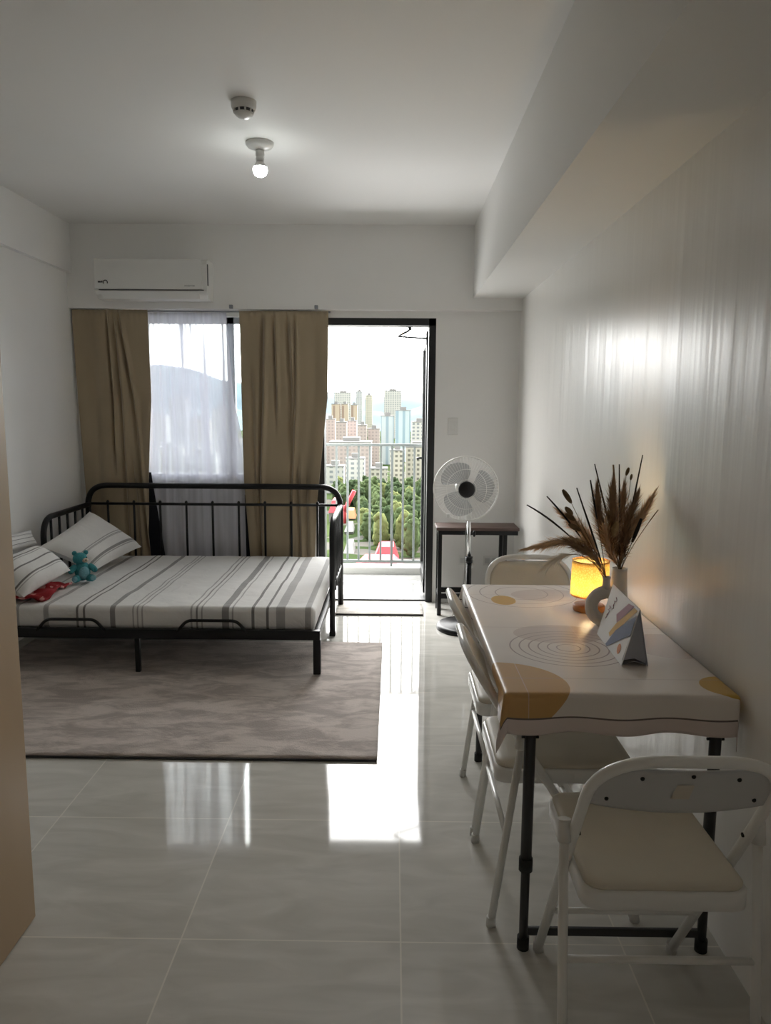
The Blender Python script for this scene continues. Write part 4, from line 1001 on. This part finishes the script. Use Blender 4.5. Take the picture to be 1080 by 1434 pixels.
# ground, hills
def city_ground():
    m, nt, b, out = newmat('city_ground')
    tc = N(nt, 'ShaderNodeTexCoord'); vo = N(nt, 'ShaderNodeTexVoronoi'); vo.inputs['Scale'].default_value = .055; L(nt, tc.outputs['Object'], vo.inputs[0])
    ed = N(nt, 'ShaderNodeTexVoronoi'); ed.feature = 'DISTANCE_TO_EDGE'; ed.inputs['Scale'].default_value = .055; L(nt, tc.outputs['Object'], ed.inputs[0])
    sp = N(nt, 'ShaderNodeSeparateColor'); L(nt, vo.outputs['Color'], sp.inputs[0])
    nz = N(nt, 'ShaderNodeTexNoise'); nz.inputs['Scale'].default_value = .006; L(nt, tc.outputs['Object'], nz.inputs[0])
    roofs = mix_n(nt, sp.outputs[0], (.10, .105, .10), (.17, .15, .13))
    green = mix_n(nt, sp.outputs[1], (.035, .055, .025), (.07, .095, .04))
    f = math_n(nt, 'MULTIPLY', math_n(nt, 'GREATER_THAN', math_n(nt, 'ADD', nz.outputs['Fac'], math_n(nt, 'MULTIPLY', sp.outputs[2], .35)), .66), math_n(nt, 'GREATER_THAN', ed.outputs['Distance'], .12))
    L(nt, mix_n(nt, f, green, roofs), b.inputs['Base Color']); b.inputs['Roughness'].default_value = .95; b.inputs['Specular IOR Level'].default_value = 0.
    return m
gr = struct(MB().grid(lambda u, v: (-900 + 1800 * u, 120 + 3400 * v, GZ), 4, 4).build('ground', city_ground()))
def hill(x0, x1, Y0, prof, name, lab, mat, amp):
    def fn(u, v):
        x = x0 + (x1 - x0) * u; pxx = 552 + x / Y0 * 1055
        top = pz(prof(pxx), Y0)
        z = GZ + (top - GZ) * math.sin(PI / 2 * min(1, v * 1.0)) + amp * noise.noise(Vector((x * .006, v * 3, 0))) * v
        return (x, Y0 - 500 + 500 * v if v <= 1 else Y0, z)
    return tag(MB().grid(fn, 120, 14).build(name, mat), lab, 'hill')
M['hill_mat'] = simple('hazed_forest_hill', (.055, .095, .115), .95, var=.25, scale=.01)  # blue of the hazy distance mixed into the forest colour
M['hill_far'] = simple('hazed_forest_mountain', (.10, .150, .18), .95, var=.15, scale=.006)  # paler and bluer again: distance haze put into the base colour
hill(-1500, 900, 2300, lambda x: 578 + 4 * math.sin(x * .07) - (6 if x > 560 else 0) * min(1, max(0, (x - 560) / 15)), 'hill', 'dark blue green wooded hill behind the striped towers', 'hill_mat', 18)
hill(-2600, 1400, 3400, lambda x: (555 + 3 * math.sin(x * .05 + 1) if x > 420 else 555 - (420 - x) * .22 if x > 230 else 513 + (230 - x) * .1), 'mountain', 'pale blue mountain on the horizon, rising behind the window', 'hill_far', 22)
# trees
def tree_mesh(seed, mat):
    rnd = random.Random(seed); m = MB()
    for i in range(16):
        a = rnd.random() * 2 * PI; zz = rnd.uniform(1.6, 12.8); k = math.sin(PI * (zz + .6) / 15.) ** .6
        r = rnd.uniform(.35, 1.) * 2.75 * k; q = rnd.uniform(1.3, 1.9)
        m.ball((r * math.cos(a), r * math.sin(a), zz), (q, q, q * .85), n=12, m=8, noise_amp=.5, seed=seed * 3.1 + i)
    m.ball((0, 0, 6.6), (3.1, 3.1, 6.0), n=18, m=14, noise_amp=.35, seed=seed)
    return m
leaf_mats = [simple('dark_leaves', (.060, .088, .046), .9, var=.6, scale=.9, spec=0.), simple('mid_leaves', (.095, .130, .062), .9, var=.55, scale=.9, spec=0.), simple('yellow_leaves', (.175, .20, .085), .9, var=.5, scale=.9, spec=0.)]
M['bark'] = simple('bark', (.10, .08, .06), .9)
protos = []
for k, lab in enumerate(('dark green tree below the balcony among the other trees', 'mid green tree below the balcony among the other trees', 'yellow green tree below the balcony among the other trees')):
    t = thing('tree', lab, 'tree', (0, 0, 0), group=('dark trees', 'mid green trees', 'yellow green trees')[k] + ' below the balcony')
    tree_mesh(k + 1, None).build('crown', leaf_mats[k], t)
    MB().tube([(0, 0, 0), (.2, .1, 7)], .35, 8, .22).build('trunk', 'bark', t)
    protos.append([t, False])
rnd = random.Random(11)
spots = []
D = 286.
while D < 482:
    xl_ = px(471, D) + rnd.random() * 5; n = int((px(598, D) - xl_) / 9.0) + 1
    for i in range(n):
        X_ = xl_ + 9.0 * i; xp = 552 + X_ / D * 1055
        if D < 300 and 496 < xp < 575: continue
        if xp < 505 and 280 < D < 402: continue
        spots.append((X_ + rnd.uniform(-.1, .1), D + rnd.uniform(-.1, .1), rnd.random(), rnd.uniform(.90, .97)))
    D += 9.0
for X_, Y_, q, s_ in spots:
    k = 0 if q < (.25 if Y_ < 380 else .6) else 2 if q > (.72 if Y_ < 360 else .9) else 1
    pr_ = protos[k]
    o = pr_[0] if not pr_[1] else copy_tree(pr_[0]); pr_[1] = True
    o.location = (X_, Y_, GZ); o.scale = (s_, s_, s_ * rnd.uniform(.85, 1.25)); o.rotation_euler = (0, 0, rnd.random() * 6)
# red roofs and structures beyond the trees
def red_hall(label, x0, x1, ybase, ytop, D, mat='roof_red'):
    X0, X1 = px(x0, D), px(x1, D); zb_, zt_ = pz(ybase, D), pz(ytop, D); w_ = (X1 - X0) / 2
    t = thing('hall', label, 'building', ((X0 + X1) / 2, D, GZ))
    MB().box((-w_ * .94, -6, 0), (w_ * .94, 6, zb_ - GZ)).build('hall_wall', 'roof_flat', t)
    MB().prism([(-w_, -7.5, zb_ - GZ), (w_, -7.5, zb_ - GZ), (w_ * .55, -3, zt_ - GZ), (-w_ * .55, -3, zt_ - GZ)], (0, 12, 0)).build('roof', mat, t)
red_hall('long red roofed hall at the foot of the railing bars', 494, 572, 799, 785, 266)
red_hall('bright red roof rising in the middle above the long red hall', 524, 562, 786, 765, 284)
red_hall('low orange roofed house under the red tower, left of the trees', 484, 500, 724, 714, 388, 'roof_orange')
red_hall('small red roofed house at the far left behind the bed post', 462, 482, 716, 700, 380)
rt = thing('crane', 'slanting red crane boom left of the trees behind the railing', 'crane', (px(487, 370), 370, GZ))
MB().tube([(-1.2, 0, 0), (-1.2, 0, pz(708, 370) - GZ)], .7, 6).build('mast', 'roof_red', rt)
MB().tube([(-1.4, 0, pz(716, 370) - GZ), (px(497, 370) - px(487, 370), 0, pz(687, 370) - GZ)], 1.1, 6).build('boom', 'roof_red', rt)
for x0, x1, yb_, yt_, D, lab in ((484, 497, 742, 735, 345, 'white low shed left of the trees, the higher of the two'), (483, 498, 772, 762, 300, 'white low shed left of the trees, the lower of the two')):
    red_hall(lab, x0, x1, yb_, yt_, D, 'roof_flat')

# ------------------------------------------------------------------ light
SKY_FRONT, SKY_BACK = 9., 1.2
wld = bpy.data.worlds.new('overcast_sky'); sc.world = wld; wld.use_nodes = True
nt = wld.node_tree; bg = nt.nodes['Background']
tc = N(nt, 'ShaderNodeTexCoord'); mp = N(nt, 'ShaderNodeMapping'); mp.inputs['Scale'].default_value = (2.2, 2.2, 7); L(nt, tc.outputs['Generated'], mp.inputs[0])
nz = N(nt, 'ShaderNodeTexNoise'); nz.inputs['Scale'].default_value = 2.4; nz.inputs['Detail'].default_value = 5; L(nt, mp.outputs[0], nz.inputs[0])
cr = N(nt, 'ShaderNodeValToRGB'); cr.color_ramp.elements[0].position = .30; cr.color_ramp.elements[1].position = .52
cr.color_ramp.elements[0].color = (.84, .86, .87, 1); cr.color_ramp.elements[1].color = (1., .99, .965, 1)
L(nt, nz.outputs['Fac'], cr.inputs[0]); L(nt, cr.outputs[0], bg.inputs[0])
# uneven sky: brightened ahead to light the room, dimmed behind to keep facades low
sx = N(nt, 'ShaderNodeSeparateXYZ'); L(nt, tc.outputs['Generated'], sx.inputs[0])
mr = N(nt, 'ShaderNodeMapRange', interpolation_type='SMOOTHSTEP'); L(nt, sx.outputs[1], mr.inputs[0])
for i, v in ((1, -.05), (2, .45), (3, SKY_BACK), (4, SKY_FRONT)): mr.inputs[i].default_value = v
L(nt, mr.outputs[0], bg.inputs[1])
def portal(name, x0, x1, z0, z1, y):
    li = bpy.data.lights.new(name, 'AREA'); li.shape = 'RECTANGLE'; li.size = x1 - x0; li.size_y = z1 - z0; li.cycles.is_portal = True
    o = bpy.data.objects.new(name, li); COL.objects.link(o); o.location = ((x0 + x1) / 2, y, (z0 + z1) / 2); o.rotation_euler = (-PI / 2, 0, 0)
portal('door_portal', DX0, DX1, 0, DZ, YB + .165)
portal('window_portal', WX0, WX1, WZ0, WZ1, YB + .165)

# ------------------------------------------------------------------ camera
cam = bpy.data.cameras.new('camera'); co = bpy.data.objects.new('camera', cam); COL.objects.link(co); sc.camera = co
cam.sensor_fit = 'VERTICAL'; cam.sensor_height = 36; cam.lens = 36 * 1055 / 1434; cam.clip_start = .02; cam.clip_end = 6000
yaw, pit, rol = R(.5902), R(7.9366), R(.4)
cy, sy, cp, sp_ = math.cos(yaw), math.sin(yaw), math.cos(pit), math.sin(pit)
fw = Vector((-sy * cp, cy * cp, -sp_)); rt_ = Vector((cy, sy, 0)); up = rt_.cross(fw)
r2 = rt_ * math.cos(rol) + up * math.sin(rol); u2 = -rt_ * math.sin(rol) + up * math.cos(rol)
mw = Matrix((( r2.x, u2.x, -fw.x, 0), (r2.y, u2.y, -fw.y, 0), (r2.z, u2.z, -fw.z, 1.444), (0, 0, 0, 1)))
co.matrix_world = mw

sc.view_settings.view_transform = 'Standard'; sc.view_settings.look = 'None'; sc.view_settings.gamma = 1; sc.view_settings.use_curve_mapping = False
sc.view_settings.exposure = 0.84
sc.cycles.use_denoising = True
sc.cycles.max_bounces = 14; sc.cycles.diffuse_bounces = 10; sc.cycles.glossy_bounces = 5; sc.cycles.transparent_max_bounces = 24; sc.cycles.transmission_bounces = 8
sc.cycles.sample_clamp_indirect = 6
